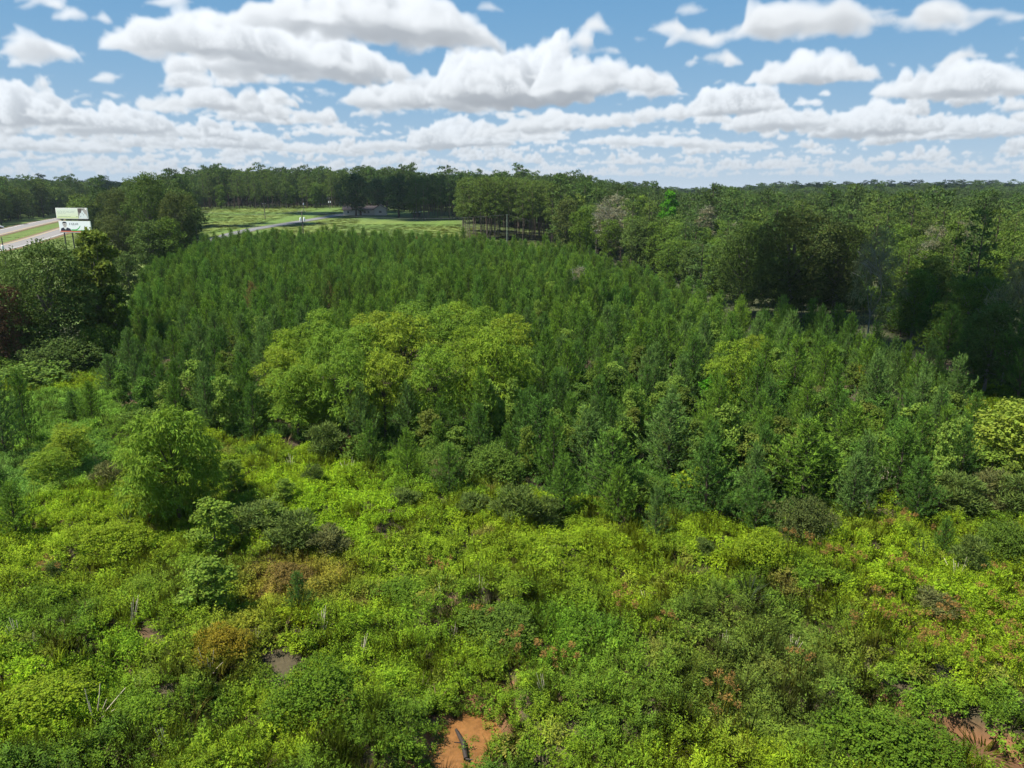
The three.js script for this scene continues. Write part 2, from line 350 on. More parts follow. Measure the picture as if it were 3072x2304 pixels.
// ---------- leaves, needles, wood ----------
const joined = (list) => mergeGeometries(list.map((g) => (g.index ? g.toNonIndexed() : g)));
class Leaves {
  constructor(seed) { this.r = mulberry(seed); this.p = []; this.n = []; this.c = []; this.i = []; }
  quad(x, y, z, d, s, len, wid, c, tip = 1, mid = 0.45) {   // a kite from its stalk along d, spread along s
    const k = this.p.length / 3, m = len * mid, w = wid / 2;
    const nx = s.y * d.z - s.z * d.y, ny = s.z * d.x - s.x * d.z, nz = s.x * d.y - s.y * d.x;
    this.p.push(x, y, z, x + d.x * m + s.x * w, y + d.y * m + s.y * w, z + d.z * m + s.z * w, x + d.x * len, y + d.y * len - (1 - tip) * len, z + d.z * len, x + d.x * m - s.x * w, y + d.y * m - s.y * w, z + d.z * m - s.z * w);
    for (let q = 0; q < 4; q++) { this.n.push(nx, ny, nz); this.c.push(c[0], c[1], c[2]); }
    this.i.push(k, k + 1, k + 2, k, k + 2, k + 3);
  }
  blade(x, y, z, d, s, len, wid, c) {                        // a needle: one triangle
    const k = this.p.length / 3, w = wid / 2, nx = s.y * d.z - s.z * d.y, ny = s.z * d.x - s.x * d.z, nz = s.x * d.y - s.y * d.x;
    this.p.push(x + s.x * w, y + s.y * w, z + s.z * w, x + d.x * len, y + d.y * len, z + d.z * len, x - s.x * w, y - s.y * w, z - s.z * w);
    for (let q = 0; q < 3; q++) { this.n.push(nx, ny, nz); this.c.push(c[0], c[1], c[2]); }
    this.i.push(k, k + 1, k + 2);
  }
  unit() { const r = this.r, y = 2 * r() - 1, a = 2 * PI * r(), q = sqrt(1 - y * y); return V(cos(a) * q, y, sin(a) * q); }
  tint(c, j = 0.25) { const k = 1 + (this.r() - 0.5) * 2 * j, h = (this.r() - 0.5) * j * 0.6; return [c[0] * k * (1 + h), c[1] * k, c[2] * k * (1 - h)]; }
  geometry() {
    const g = new THREE.BufferGeometry();
    g.setAttribute('position', new THREE.Float32BufferAttribute(this.p, 3)); g.setAttribute('normal', new THREE.Float32BufferAttribute(this.n, 3)); g.setAttribute('color', new THREE.Float32BufferAttribute(this.c, 3)); g.setIndex(this.i);
    return g;
  }
}
const V = (x, y, z) => new THREE.Vector3(x, y, z);
const aside = (d, L) => { const u = L.unit(), s = u.addScaledVector(d, -u.dot(d)); return s.lengthSq() < 1e-4 ? V(d.y, -d.x, 0).normalize() : s.normalize(); };

// leaves in sprays round the outside of a handful of lobes [x, y, z, r]
function leafyCrown(seed, lobes, sprays, o) {
  const L = new Leaves(seed), r = L.r, total = lobes.reduce((t, l) => t + l[3] * l[3], 0);
  const { len = 0.3, wid = 0.16, per = 5, c = [1, 1, 1], droop = 0.2, spread = 0.3, flat = 0.85, jitter = 0.28, low = 0.35, shell = 0.62 } = o;
  for (let k = 0; k < sprays; k++) {
    let q = r() * total, l = lobes[0];
    for (const m of lobes) { q -= m[3] * m[3]; if (q <= 0) { l = m; break; } }
    let u = L.unit(); if (u.y < -0.1 && r() > low) u.y = -u.y;
    const lump = 0.82 + 0.36 * noise2(u.x * 2.6 + l[0] * 3 + 9, u.y * 2.6 + u.z * 2.1 + l[2] * 3, seed), rr = l[3] * lump * (shell + (1.04 - shell) * pow(r(), 0.5));
    const cx = l[0] + u.x * rr, cy = l[1] + u.y * rr * flat, cz = l[2] + u.z * rr, bright = L.tint(c, jitter);
    for (let m = 0; m < per; m++) {
      const off = L.unit(), x = cx + off.x * spread * r(), y = cy + off.y * spread * r() * 0.7, z = cz + off.z * spread * r();
      const d = V(u.x, u.y * 0.5, u.z).multiplyScalar(0.6).add(L.unit().multiplyScalar(0.9)); d.y -= droop; d.normalize();
      const up = V(u.x, u.y + 0.45, u.z).add(L.unit().multiplyScalar(0.75)).normalize();
      let s = V().crossVectors(d, up); if (s.lengthSq() < 0.02) s = aside(d, L); s.normalize();
      const z2 = 0.7 + 0.6 * r();
      L.quad(x, y, z, d, s, len * z2, wid * z2, L.tint(bright, 0.1), 1 - 0.12 * droop);
    }
  }
  return L.geometry();
}
const lobesOf = (seed, n, w, h, y0, size = 0.42, peak = 0.5) => {   // lobes filling an egg w wide and h tall that starts at y0
  const r = mulberry(seed), out = [];
  for (let k = 0; k < n; k++) {
    const t = (k + 0.5 + (r() - 0.5) * 0.8) / n, e = t < peak ? sqrt(max(0.05, 1 - pow((peak - t) / peak, 2) * 0.75)) : sqrt(max(0.03, 1 - pow((t - peak) / (1 - peak), 2))), a = k * 2.4 + r() * 0.8, q = w / 2 * e * (0.25 + 0.45 * r());
    out.push([cos(a) * q, y0 + h * (0.1 + 0.8 * t), sin(a) * q, max(0.16, w / 2 * size * (0.45 + 0.4 * e + 0.5 * r()))]);
  }
  return out;
};
function limb(list, a, b, r0, r1, sides = 5) {
  const g = new THREE.CylinderGeometry(r1, r0, a.distanceTo(b), sides, 1, true);
  g.translate(0, a.distanceTo(b) / 2, 0).applyQuaternion(new THREE.Quaternion().setFromUnitVectors(V(0, 1, 0), b.clone().sub(a).normalize())).translate(a.x, a.y, a.z);
  list.push(g);
}
function trunkTo(seed, lobes, height, r0, lean = 0.05) {
  const r = mulberry(seed), list = [], fork = V((r() - 0.5) * lean * height, height, (r() - 0.5) * lean * height), low = fork.clone().multiplyScalar(0.5).add(V((r() - 0.5) * 0.1 * r0, 0, 0));
  limb(list, V(0, -0.3, 0), low, r0 * 1.15, r0 * 0.85, 8); limb(list, low, fork, r0 * 0.85, r0 * 0.6, 8);
  for (const l of lobes) {
    const t = clamp((l[1] - height * 0.4) / (height * 0.9), 0.35, 1), from = t < 0.7 ? low.clone().lerp(fork, t * 1.2) : fork, to = V(l[0] * 0.85, l[1], l[2] * 0.85), mid = from.clone().lerp(to, 0.55); mid.y += (to.y - from.y) * 0.12;
    limb(list, from, mid, r0 * 0.42, r0 * 0.26); limb(list, mid, to, r0 * 0.26, r0 * 0.07, 4);
  }
  return joined(list);
}
const leafMat = (r, g, b, through = 0.36) => new THREE.MeshPhysicalMaterial({ color: col(r, g, b), vertexColors: true, roughness: 0.93, transmission: through, thickness: 0, side: THREE.DoubleSide, specularIntensity: 0.14 });
const BARK = detailMap(8, 0.45, 1, 256);
const barkMat = (r, g, b) => new THREE.MeshStandardMaterial({ color: col(r, g, b), roughness: 0.95, map: BARK, bumpMap: BARK, bumpScale: 0.02 });
const wood = { palePine: barkMat(0.21, 0.165, 0.13), pine: barkMat(0.13, 0.092, 0.068), grey: barkMat(0.22, 0.2, 0.17), dark: barkMat(0.1, 0.08, 0.06), silver: barkMat(0.3, 0.285, 0.255) };

// a young pine: a leader, whorls of rising boughs, each shoot a bottlebrush of long needles
function youngPine(seed, height, width, o = {}) {
  const L = new Leaves(seed), r = L.r, stem = [], { needles = 17, shoots = 1.35, c = [1, 1, 1] } = o;
  const brush = (p, d, len, nl, n, tone) => {
    for (let k = 0; k < n; k++) {
      const t = pow(r(), 0.8), s0 = aside(d, L), q = d.clone().multiplyScalar(0.85 + 0.5 * t).add(s0.clone().multiplyScalar(0.8)).normalize(), s = V().crossVectors(q, L.unit()).normalize();
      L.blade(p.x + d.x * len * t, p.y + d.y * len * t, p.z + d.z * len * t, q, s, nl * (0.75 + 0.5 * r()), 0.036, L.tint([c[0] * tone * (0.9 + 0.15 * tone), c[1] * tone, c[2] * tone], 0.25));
    }
  };
  limb(stem, V(0, -0.2, 0), V(0, height * 0.55, 0), 0.05 * height / 4, 0.035 * height / 4, 6); limb(stem, V(0, height * 0.55, 0), V(0, height * 0.96, 0), 0.035 * height / 4, 0.012, 5);
  const whorls = floor(height / 0.52);
  for (let w = 0; w < whorls; w++) {
    const t = (w + 0.4) / whorls, y = height * (0.08 + 0.86 * t), reach = width / 2 * (0.14 + 0.98 * pow(1 - t, 0.95)) * (t < 0.12 ? 0.75 : 1) * (0.8 + 0.35 * r()), n = 5 + floor(r() * 2), a0 = r() * 6.3;
    for (let b = 0; b < n; b++) {
      const a = a0 + b / n * 2 * PI + (r() - 0.5) * 0.5, len = reach * (0.75 + 0.4 * r()), rise = 0.45 + 0.8 * t, d = V(cos(a), rise, sin(a)).normalize(), tip = V(0, y, 0).addScaledVector(d, len); tip.y += len * 0.18;
      limb(stem, V(0, y, 0), tip, 0.016, 0.006, 3);
      const m = max(1, Math.round(len / 0.3 * shoots));
      for (let s = 0; s < m; s++) {
        const f = (s + 0.6) / m, p = V(0, y, 0).lerp(tip, f), side = V(-d.z, 0, d.x).multiplyScalar((s % 2 ? 1 : -1) * (0.35 + 0.3 * r()) * (f < 0.95 ? 1 : 0.2));
        const dir = V(d.x * 0.5, 0.85 + 0.4 * r() + 0.3 * t, d.z * 0.5).add(side.multiplyScalar(0.6)).normalize();
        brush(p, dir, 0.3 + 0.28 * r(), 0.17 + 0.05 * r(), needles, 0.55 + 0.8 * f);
        if (r() < 0.85) brush(p, V(dir.x + side.x * 2, 0.35, dir.z + side.z * 2).normalize(), 0.25, 0.2, floor(needles * 0.7), 0.8);
      }
    }
  }
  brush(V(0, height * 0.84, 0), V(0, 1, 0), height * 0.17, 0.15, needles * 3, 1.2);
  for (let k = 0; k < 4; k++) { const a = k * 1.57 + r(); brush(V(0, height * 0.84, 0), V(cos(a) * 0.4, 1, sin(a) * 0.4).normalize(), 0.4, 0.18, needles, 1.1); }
  return { crown: L.geometry(), trunk: joined(stem) };
}
// a grown pine: a long bare stem, flat puffs of needles near the top
function tallPine(seed, height, from, width, o = {}) {
  const r = mulberry(seed), lobes = [], list = [], n = o.n ?? 16, bend = (r() - 0.5) * 0.5;
  for (let k = 0; k < n; k++) { const t = (k + r() * 0.6) / n, a = k * 2.4 + r(), reach = width / 2 * (0.35 + 0.65 * sin(PI * min(0.97, 0.22 + t * 0.72))) * (0.45 + 0.55 * r()); lobes.push([cos(a) * reach * 0.75 + bend, height * (from + (0.97 - from) * t), sin(a) * reach * 0.75, width * (0.15 + 0.09 * r()) * (1.1 - 0.35 * t)]); }
  const st = o.stem ?? 0.19;
  limb(list, V(0, -0.4, 0), V(bend * 0.4, height * 0.5, 0), st, st * 0.8, 7); limb(list, V(bend * 0.4, height * 0.5, 0), V(bend, height * 0.97, 0), st * 0.8, 0.03, 6);
  for (const l of lobes) limb(list, V(bend * 0.7, l[1] - 0.6, 0), V(l[0], l[1], l[2]), 0.05, 0.015, 3);
  const crown = leafyCrown(seed + 1, lobes, o.sprays ?? 330, { len: o.len ?? 0.55, wid: o.wid ?? 0.16, per: 5, droop: -0.35, spread: 0.45, flat: 0.62, jitter: 0.3, low: 0.25, shell: 0.35 });
  return { crown, trunk: joined(list) };
}
function broadTree(seed, height, width, y0, o = {}) {
  const lobes = lobesOf(seed, o.lobes ?? 11, width, height - y0, y0, o.size ?? 0.42, o.peak ?? 0.45);
  return { crown: leafyCrown(seed + 3, lobes, o.sprays ?? 900, o), trunk: trunkTo(seed + 5, lobes, y0 + (height - y0) * 0.35, o.girth ?? height * 0.02) };
}
// bare grey branches, forking
function bareTree(seed, height, spread, depth = 5, r0 = 0.16) {
  const r = mulberry(seed), list = [];
  (function grow(p, d, len, rad, k) {
    const q = p.clone().addScaledVector(d, len); limb(list, p, q, rad, rad * 0.68, k > 2 ? 6 : 3);
    if (k <= 0) return;
    const n = k > depth - 1 ? 3 : 2 + (r() < 0.55 ? 1 : 0);
    for (let m = 0; m < n; m++) { const a = r() * 6.3, e = spread * (0.5 + 0.7 * r()); grow(q, V(d.x + cos(a) * e, d.y * 0.85 + (r() - 0.35) * 0.3, d.z + sin(a) * e).normalize(), len * (0.62 + 0.22 * r()), rad * 0.62, k - 1); }
  })(V(0, -0.3, 0), V(0, 1, 0), height * 0.27, r0, depth);
  return joined(list);
}
// grass-like: blades that rise and arch from one foot
function tuft(seed, n, h, w, arch, c, o = {}) {
  const L = new Leaves(seed), r = L.r;
  for (let k = 0; k < n; k++) {
    const a = r() * 6.3, q = w * sqrt(r()) * 0.3, lean = arch * (0.3 + r()), len = h * (0.6 + 0.5 * r()), cc = L.tint(c, 0.3);
    let p = V(cos(a) * q, -0.03, sin(a) * q), d = V(cos(a) * lean * 0.6, 1, sin(a) * lean * 0.6).normalize();
    const s = V(-sin(a), 0, cos(a)), seg = 3; let wd = (o.wid ?? 0.025);
    for (let m = 0; m < seg; m++) {
      const k0 = L.p.length / 3, e = p.clone().addScaledVector(d, len / seg), w2 = wd * (m === seg - 1 ? 0.1 : 0.8), nn = V().crossVectors(s, d);
      L.p.push(p.x + s.x * wd / 2, p.y, p.z + s.z * wd / 2, p.x - s.x * wd / 2, p.y, p.z - s.z * wd / 2, e.x + s.x * w2 / 2, e.y, e.z + s.z * w2 / 2, e.x - s.x * w2 / 2, e.y, e.z - s.z * w2 / 2);
      for (let v = 0; v < 4; v++) { L.n.push(nn.x, nn.y, nn.z); L.c.push(...cc); }
      L.i.push(k0, k0 + 1, k0 + 2, k0 + 2, k0 + 1, k0 + 3);
      p = e; wd = w2; d = V(d.x + cos(a) * lean * 0.55, d.y - lean * 0.4, d.z + sin(a) * lean * 0.55).normalize();
    }
  }
  return L.geometry();
}

// ---------- planting ----------
const pxOf = (x, z) => 1536 + FOCAL * x / (-z * cos(PITCH) + 12 * sin(PITCH)), toEye = (x, z) => hypot(x, z);
const depthAt = (x, y, z) => -z * cos(PITCH) + (EYE - y) * sin(PITCH);
function makeTree(name, model, crownMat, trunkMat, crownName = 'crown', stemName = 'trunk') {
  const o = new THREE.Group(); o.name = name;
  if (model.trunk) part(o, stemName, model.trunk, trunkMat);
  part(o, crownName, model.crown, crownMat);
  return o;
}
function plant(proto, x, z, sx, sy, turn, label, category, group, mat, sink = 0) {
  const o = proto.clone(); addTop(o, proto.name); o.position.set(x, ground(x, z) - sink, z); o.rotation.y = turn; o.scale.set(sx, sy, sx);
  if (mat) o.children[o.children.length - 1].material = mat;
  return tag(o, label, category, group);
}
// from a foot, a width and a height in the photograph's pixels to a place and a size in metres
function sized(px, py, w, h) {
  const s = spot(px, py), y = land(s.x, s.z), d = depthAt(s.x, y, s.z), dip = atan2(EYE - y, s.t);
  return { x: s.x, z: s.z, w: w * d / FOCAL, h: max(0.2, (h * d / FOCAL - 0.35 * w * d / FOCAL * sin(dip)) / cos(dip)) };
}
function scatter(name, parent, geometry, material, list) {   // many small plants of one sort as one part
  if (!list.length) return;
  const m = new THREE.InstancedMesh(geometry, material, list.length), o = new THREE.Object3D(), c = new THREE.Color();
  list.forEach((p, k) => {
    o.position.set(p.x, p.y, p.z); o.rotation.set(p.tx ?? 0, p.turn, p.tz ?? 0); o.scale.set(p.s, p.sy ?? p.s, p.s); o.updateMatrix(); m.setMatrixAt(k, o.matrix);
    m.setColorAt(k, c.setRGB(...p.c));
  });
  m.name = name; m.castShadow = m.receiveShadow = true; m.userData.kind = 'stuff'; parent.add(m); return m;
}
function stuff(name, label, category) { const o = new THREE.Group(); addTop(o, name); return tag(o, label, category, null, 'stuff'); }
const R = mulberry(77);
const used = [];   // feet of single plants, so that the scattered ones keep off
const free = (x, z, d) => used.every(([a, b, r]) => hypot(a - x, b - z) > r + d);

// ---------- foliage materials (what the leaves are made of, by sort) ----------
const M = {
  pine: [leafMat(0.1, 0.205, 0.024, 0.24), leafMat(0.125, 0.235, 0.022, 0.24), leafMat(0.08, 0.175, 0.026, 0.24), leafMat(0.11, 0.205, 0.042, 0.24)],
  willow: [leafMat(0.19, 0.285, 0.02, 0.4), leafMat(0.165, 0.27, 0.022, 0.4), leafMat(0.215, 0.29, 0.02, 0.4), leafMat(0.145, 0.245, 0.022, 0.4)],
  gum: leafMat(0.17, 0.26, 0.028, 0.38), gumGold: leafMat(0.24, 0.31, 0.035, 0.42), bright: leafMat(0.1, 0.3, 0.012, 0.45),
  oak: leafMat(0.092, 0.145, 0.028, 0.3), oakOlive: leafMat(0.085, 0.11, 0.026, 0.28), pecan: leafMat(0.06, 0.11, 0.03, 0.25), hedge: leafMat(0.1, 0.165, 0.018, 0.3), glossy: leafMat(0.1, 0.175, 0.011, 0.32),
  rust: leafMat(0.12, 0.07, 0.035, 0.3), grey: leafMat(0.11, 0.16, 0.03, 0.28), greyBrown: leafMat(0.14, 0.15, 0.045, 0.28), yellow: leafMat(0.3, 0.24, 0.02, 0.4), olive: leafMat(0.14, 0.19, 0.025, 0.35), lime: leafMat(0.24, 0.33, 0.015, 0.45),
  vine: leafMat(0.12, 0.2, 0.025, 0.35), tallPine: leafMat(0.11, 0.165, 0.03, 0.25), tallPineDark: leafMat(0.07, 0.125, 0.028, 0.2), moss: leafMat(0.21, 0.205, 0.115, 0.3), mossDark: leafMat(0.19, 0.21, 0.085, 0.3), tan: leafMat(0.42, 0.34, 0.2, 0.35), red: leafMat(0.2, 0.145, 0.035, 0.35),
  any: leafMat(1, 1, 1, 0.38), anyDark: leafMat(1, 1, 1, 0.28), straw: leafMat(0.45, 0.36, 0.22, 0.3), seed: leafMat(0.25, 0.15, 0.04, 0.3), blade: leafMat(0.16, 0.25, 0.04, 0.4), bladeGold: leafMat(0.28, 0.3, 0.03, 0.4),
};

// ---------- single trees that can be told apart ----------
const models = {
  willow: [0, 1, 2, 3, 4].map((k) => makeTree('willow_tree', broadTree(100 + k, 7, 4.4, 0.9, { sprays: 1350, lobes: 15, len: 0.22, wid: 0.055, per: 7, droop: 0.75, spread: 0.26, size: 0.36, peak: 0.5, flat: 1.05, girth: 0.1 }), M.willow[0], wood.dark)),
  bigWillow: [makeTree('willow_tree', broadTree(121, 7, 6.6, 0.4, { sprays: 2600, lobes: 22, len: 0.25, wid: 0.06, per: 7, droop: 0.8, spread: 0.26, size: 0.25, peak: 0.32, flat: 1.1, girth: 0.12 }), M.willow[0], wood.dark)],
  gum: [0, 1].map((k) => makeTree('sweetgum_sapling', broadTree(130 + k, 4, 2.2, 0.4, { sprays: 720, lobes: 11, len: 0.125, wid: 0.105, per: 5, droop: 0.3, spread: 0.2, size: 0.36, peak: 0.35, girth: 0.05 }), M.gum, wood.grey)),
  bigGum: [makeTree('sweetgum_tree', broadTree(140, 6, 5, 0.3, { sprays: 1900, lobes: 20, len: 0.17, wid: 0.14, per: 5, droop: 0.3, spread: 0.25, size: 0.3, peak: 0.35, girth: 0.12 }), M.gumGold, wood.grey)],
  mound: [0, 1].map((k) => makeTree('green_shrub', broadTree(160 + k, 2, 4.2, 0.05, { sprays: 2000, lobes: 17, len: 0.105, wid: 0.065, per: 6, droop: 0.1, spread: 0.17, size: 0.34, peak: 0.3, girth: 0.03 }), M.glossy, wood.dark)),
  bush: [0, 1, 2].map((k) => makeTree('green_shrub', broadTree(150 + k, 1.6, 2.2, 0.1, { sprays: 480, lobes: 8, len: 0.12, wid: 0.08, per: 6, droop: 0.1, spread: 0.16, size: 0.45, peak: 0.35, girth: 0.03 }), M.glossy, wood.dark)),
  feather: [0, 1, 2].map((k) => makeTree('feathery_shrub', broadTree(170 + k, 2, 1.8, 0.15, { sprays: 520, lobes: 9, len: 0.17, wid: 0.036, per: 8, droop: -0.7, spread: 0.2, size: 0.4, peak: 0.5, girth: 0.03, shell: 0.4 }), M.grey, wood.dark)),
  oak: [0, 1].map((k) => makeTree('oak_tree', broadTree(190 + k, 15, 13, 0.4, { sprays: 3800, lobes: 26, len: 0.3, wid: 0.16, per: 6, droop: 0.1, spread: 0.5, size: 0.34, peak: 0.5, girth: 0.4 }), M.oak, wood.grey)),
  tallGum: [makeTree('sweetgum_tree', broadTree(210, 16, 8, 0.8, { sprays: 2100, lobes: 22, len: 0.36, wid: 0.3, per: 5, droop: 0.2, spread: 0.5, size: 0.27, peak: 0.42, girth: 0.25 }), M.olive, wood.grey)],
  pecan: [0, 1].map((k) => makeTree('pecan_tree', broadTree(220 + k, 20, 18, 2.2, { sprays: 1500, lobes: 18, len: 0.7, wid: 0.4, per: 5, droop: 0.3, spread: 0.9, size: 0.34, peak: 0.5, girth: 0.5 }), M.pecan, wood.dark)),
  tallPine: [0, 1, 2, 3].map((k) => makeTree('tall_pine', tallPine(240 + k, 20, 0.3, 7, { n: 21, sprays: 420 }), M.tallPine, wood.pine)),
  polePine: [0, 1, 2].map((k) => makeTree('thinned_pine', tallPine(250 + k, 19, 0.38, 6, { n: 20, sprays: 470, stem: 0.12 }), M.tallPine, wood.palePine)),
  young: [0, 1, 2, 3, 4, 5, 6, 7].map((k) => makeTree('young_pine', youngPine(300 + k, 5, 3.2), M.pine[k % 4], wood.pine)),
  forest: [0, 1, 2].map((k) => makeTree('broadleaf_tree', broadTree(270 + k, 15, 9, 0.8, { sprays: 1500, lobes: 16, len: 0.36, wid: 0.23, per: 5, droop: 0.2, spread: 0.6, size: 0.36, peak: 0.55, girth: 0.25 }), M.hedge, wood.grey)),
};
const mossy = (seed, h, sp, depth, r0, puffs, w, y0) => ({ trunk: bareTree(seed, h, sp, depth, r0), crown: leafyCrown(seed, lobesOf(seed, 9, w, h - y0, y0, 0.42), puffs, { len: 0.5, wid: 0.11, per: 6, droop: 0.6, spread: 0.45, shell: 0.4, jitter: 0.4 }) });
models.mossy = [makeTree('mossy_bare_tree', mossy(281, 14, 0.55, 7, 0.16, 800, 10, 1.5), M.moss, wood.silver, 'moss')];
models.snag = [makeTree('dead_tree', mossy(283, 12, 0.34, 6, 0.1, 260, 4, 4), M.moss, wood.silver, 'moss')];
models.deadBush = [makeTree('dead_bush', mossy(285, 2.4, 0.6, 5, 0.05, 40, 2.4, 0.4), M.moss, wood.silver, 'dry_twigs')];

function single(kind, v, px, py, w, h, label, category, mat, group) {
  const p = sized(px, py, w, h), proto = models[kind][v % models[kind].length], nom = NOMINAL[kind];
  used.push([p.x, p.z, p.w * 0.36]);
  return plant(proto, p.x, p.z, p.w / nom[0], p.h / nom[1], R() * 6.3, label, category, group, mat);
}
const NOMINAL = { willow: [4.4, 7], bigWillow: [6.2, 7], gum: [2.2, 4], bush: [2.3, 1.6], mound: [4.2, 2], bigGum: [5, 6], feather: [1.8, 2], oak: [13, 15], tallGum: [8, 16], pecan: [18, 20], tallPine: [6.5, 20], polePine: [5, 19], young: [2.9, 5], forest: [9, 15], mossy: [9, 13], snag: [4, 12], deadBush: [2.4, 2] };
function faraway(kind, v, px, topY, w, depth, label, category, mat, group) {   // a tree whose foot is hidden: its top, width and distance
  const top = at(px, topY, depth), nom = NOMINAL[kind], g = land(top.x, top.z), ww = w * depthAt(top.x, top.y, top.z) / FOCAL;
  used.push([top.x, top.z, ww * 0.33]);
  return plant(models[kind][v % models[kind].length], top.x, top.z, ww / nom[0], (top.y - g) / nom[1], R() * 6.3, label, category, group, mat);
}
// left: the oaks, gums and the reddish tree at the highway side
single('oak', 0, 175, 1105, 330, 400, 'big dark live oak at the left edge of the plantation, below the billboard', 'tree', M.oak);
single('oak', 1, 80, 1060, 190, 300, 'dark oak with fine leaves rising before the highway verge', 'tree', M.oak);
single('tallGum', 0, 325, 1075, 190, 405, 'tall yellow-green sweetgum whose top hides the right half of the billboard', 'tree', M.olive);
single('oak', 1, 15, 1130, 190, 300, 'rusty brown tree cut by the left edge above the vine thicket', 'tree', M.rust);
single('bush', 0, 110, 1175, 210, 90, 'low vine thicket in front of the dark oak beside the grass lane', 'shrub', M.vine);
single('bush', 1, 20, 1150, 110, 80, 'dark bramble thicket at the left edge under the rusty tree', 'shrub', M.hedge);
single('mound', 0, 190, 1130, 260, 120, 'dark thicket under the live oak, behind the vine thicket', 'shrub', M.oak);
single('mound', 1, 300, 1110, 170, 130, 'dark leafy thicket at the foot of the tall sweetgum', 'shrub', M.hedge);
single('mound', 0, 60, 1120, 200, 130, 'dark thicket at the foot of the rusty brown tree', 'shrub', M.oak);
faraway('forest', 1, 372, 745, 110, 125, 'green tree filling the gap between the sweetgum and the left clump', 'tree', M.oak);
faraway('forest', 0, 300, 720, 120, 140, 'dim green tree behind the tall sweetgum', 'tree', M.oakOlive);
faraway('tallGum', 0, 236, 700, 75, 108, 'small leafy gum top just below the lower billboard poster', 'tree', M.olive);
single('snag', 0, 312, 1070, 60, 180, 'grey dead branches at the right side of the live oak', 'dead tree');
single('tallGum', 0, 370, 1080, 110, 240, 'slim light green sapling tree between the live oak and the young pines', 'tree', M.hedge);
faraway('oak', 0, 430, 513, 190, 185, 'tallest dark oak of the left clump with an open top against the sky', 'tree', M.oak);
faraway('oak', 1, 350, 560, 150, 200, 'grey-green oak behind and right of the billboard', 'tree', M.oakOlive);
faraway('oak', 0, 520, 570, 130, 180, 'bare-limbed dark oak at the right end of the left clump', 'tree', M.oakOlive);
faraway('oak', 1, 345, 640, 150, 165, 'rounded grey-green oak in front of the left clump', 'tree', M.oakOlive);
faraway('forest', 0, 440, 655, 130, 160, 'dense oak with dark foot at the corner of the plantation', 'tree', M.oak);
faraway('forest', 1, 500, 640, 110, 162, 'light green round tree at the foot of the left clump', 'tree', M.hedge);
faraway('forest', 2, 335, 575, 120, 285, 'pale grey-green oak behind the upper billboard panel', 'tree', M.oakOlive);
// right: the shaded oaks and the grey trees
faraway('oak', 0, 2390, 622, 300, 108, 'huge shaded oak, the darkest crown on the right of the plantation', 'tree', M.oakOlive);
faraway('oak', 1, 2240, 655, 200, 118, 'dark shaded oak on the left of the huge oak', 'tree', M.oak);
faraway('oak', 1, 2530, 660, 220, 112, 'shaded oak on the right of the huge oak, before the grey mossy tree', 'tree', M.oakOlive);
faraway('tallPine', 0, 2110, 720, 120, 128, 'dark bushy pine at the left foot of the shaded oaks', 'pine', M.tallPineDark);
faraway('mossy', 0, 2640, 706, 170, 92, 'large grey mossy tree with drooping pale branches beside the shaded oaks', 'tree', M.mossDark);
faraway('mossy', 0, 1835, 596, 150, 205, 'grey leafless tree with fine pale branches at the forest edge', 'tree');
faraway('snag', 0, 2118, 610, 80, 190, 'straight pale snag rising before the olive forest', 'dead tree');
faraway('snag', 0, 2205, 660, 60, 175, 'crooked whitish dead tree right of the pale snag', 'dead tree');
faraway('mossy', 0, 2825, 690, 120, 140, 'whitish leafless tree left of the bright green cypress-shaped tree', 'tree');
faraway('mossy', 0, 2905, 672, 110, 150, 'whitish leafless tree right of the bright green cypress-shaped tree', 'tree');
faraway('tallGum', 0, 2868, 655, 90, 138, 'narrow bright green tree between two whitish leafless trees', 'tree', M.hedge);
faraway('mossy', 0, 3062, 815, 150, 66, 'grey leafless tree at the right edge above the dark pines', 'tree', M.mossDark);
single('oak', 0, 2900, 1075, 260, 260, 'shaded green tree behind the dark pines near the right edge', 'tree', M.hedge);
single('young', 2, 3045, 1235, 170, 330, 'tall dark pine at the right edge above the golden sweetgum', 'pine', M.pine[2]);
single('young', 3, 2960, 1170, 120, 230, 'dark pine left of the tall pine at the right edge', 'pine', M.pine[2]);
single('deadBush', 0, 2935, 1075, 80, 95, 'grey leafless bush before the dark pines near the right edge', 'shrub');
faraway('forest', 0, 1700, 590, 100, 195, 'round grey-green tree at the right end of the thinned pine stand', 'tree', M.oakOlive);
faraway('forest', 1, 1745, 615, 90, 180, 'dark green tree right of the thinned pine stand', 'tree', M.hedge);
faraway('tallGum', 0, 2010, 560, 80, 230, 'bright green rounded tree rising from the forest near the horizon', 'tree', M.bright);
faraway('tallGum', 0, 1930, 575, 90, 225, 'yellow-green tree behind the grey leafless tree', 'tree', M.gum);
single('snag', 0, 1738, 925, 50, 130, 'thin grey snag standing among the young pines', 'dead tree');
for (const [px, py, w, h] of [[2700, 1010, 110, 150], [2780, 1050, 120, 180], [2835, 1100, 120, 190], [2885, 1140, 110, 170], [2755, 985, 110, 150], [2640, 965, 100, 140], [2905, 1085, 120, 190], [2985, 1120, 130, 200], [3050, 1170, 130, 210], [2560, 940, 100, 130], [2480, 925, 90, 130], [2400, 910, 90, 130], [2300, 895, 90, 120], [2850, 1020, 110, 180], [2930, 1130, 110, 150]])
  single('young', floor(R() * 8), px, py, w, h, 'dark young pine along the shaded edge of the forest at the right', 'pine', M.pine[2], 'pines along the shaded forest edge');
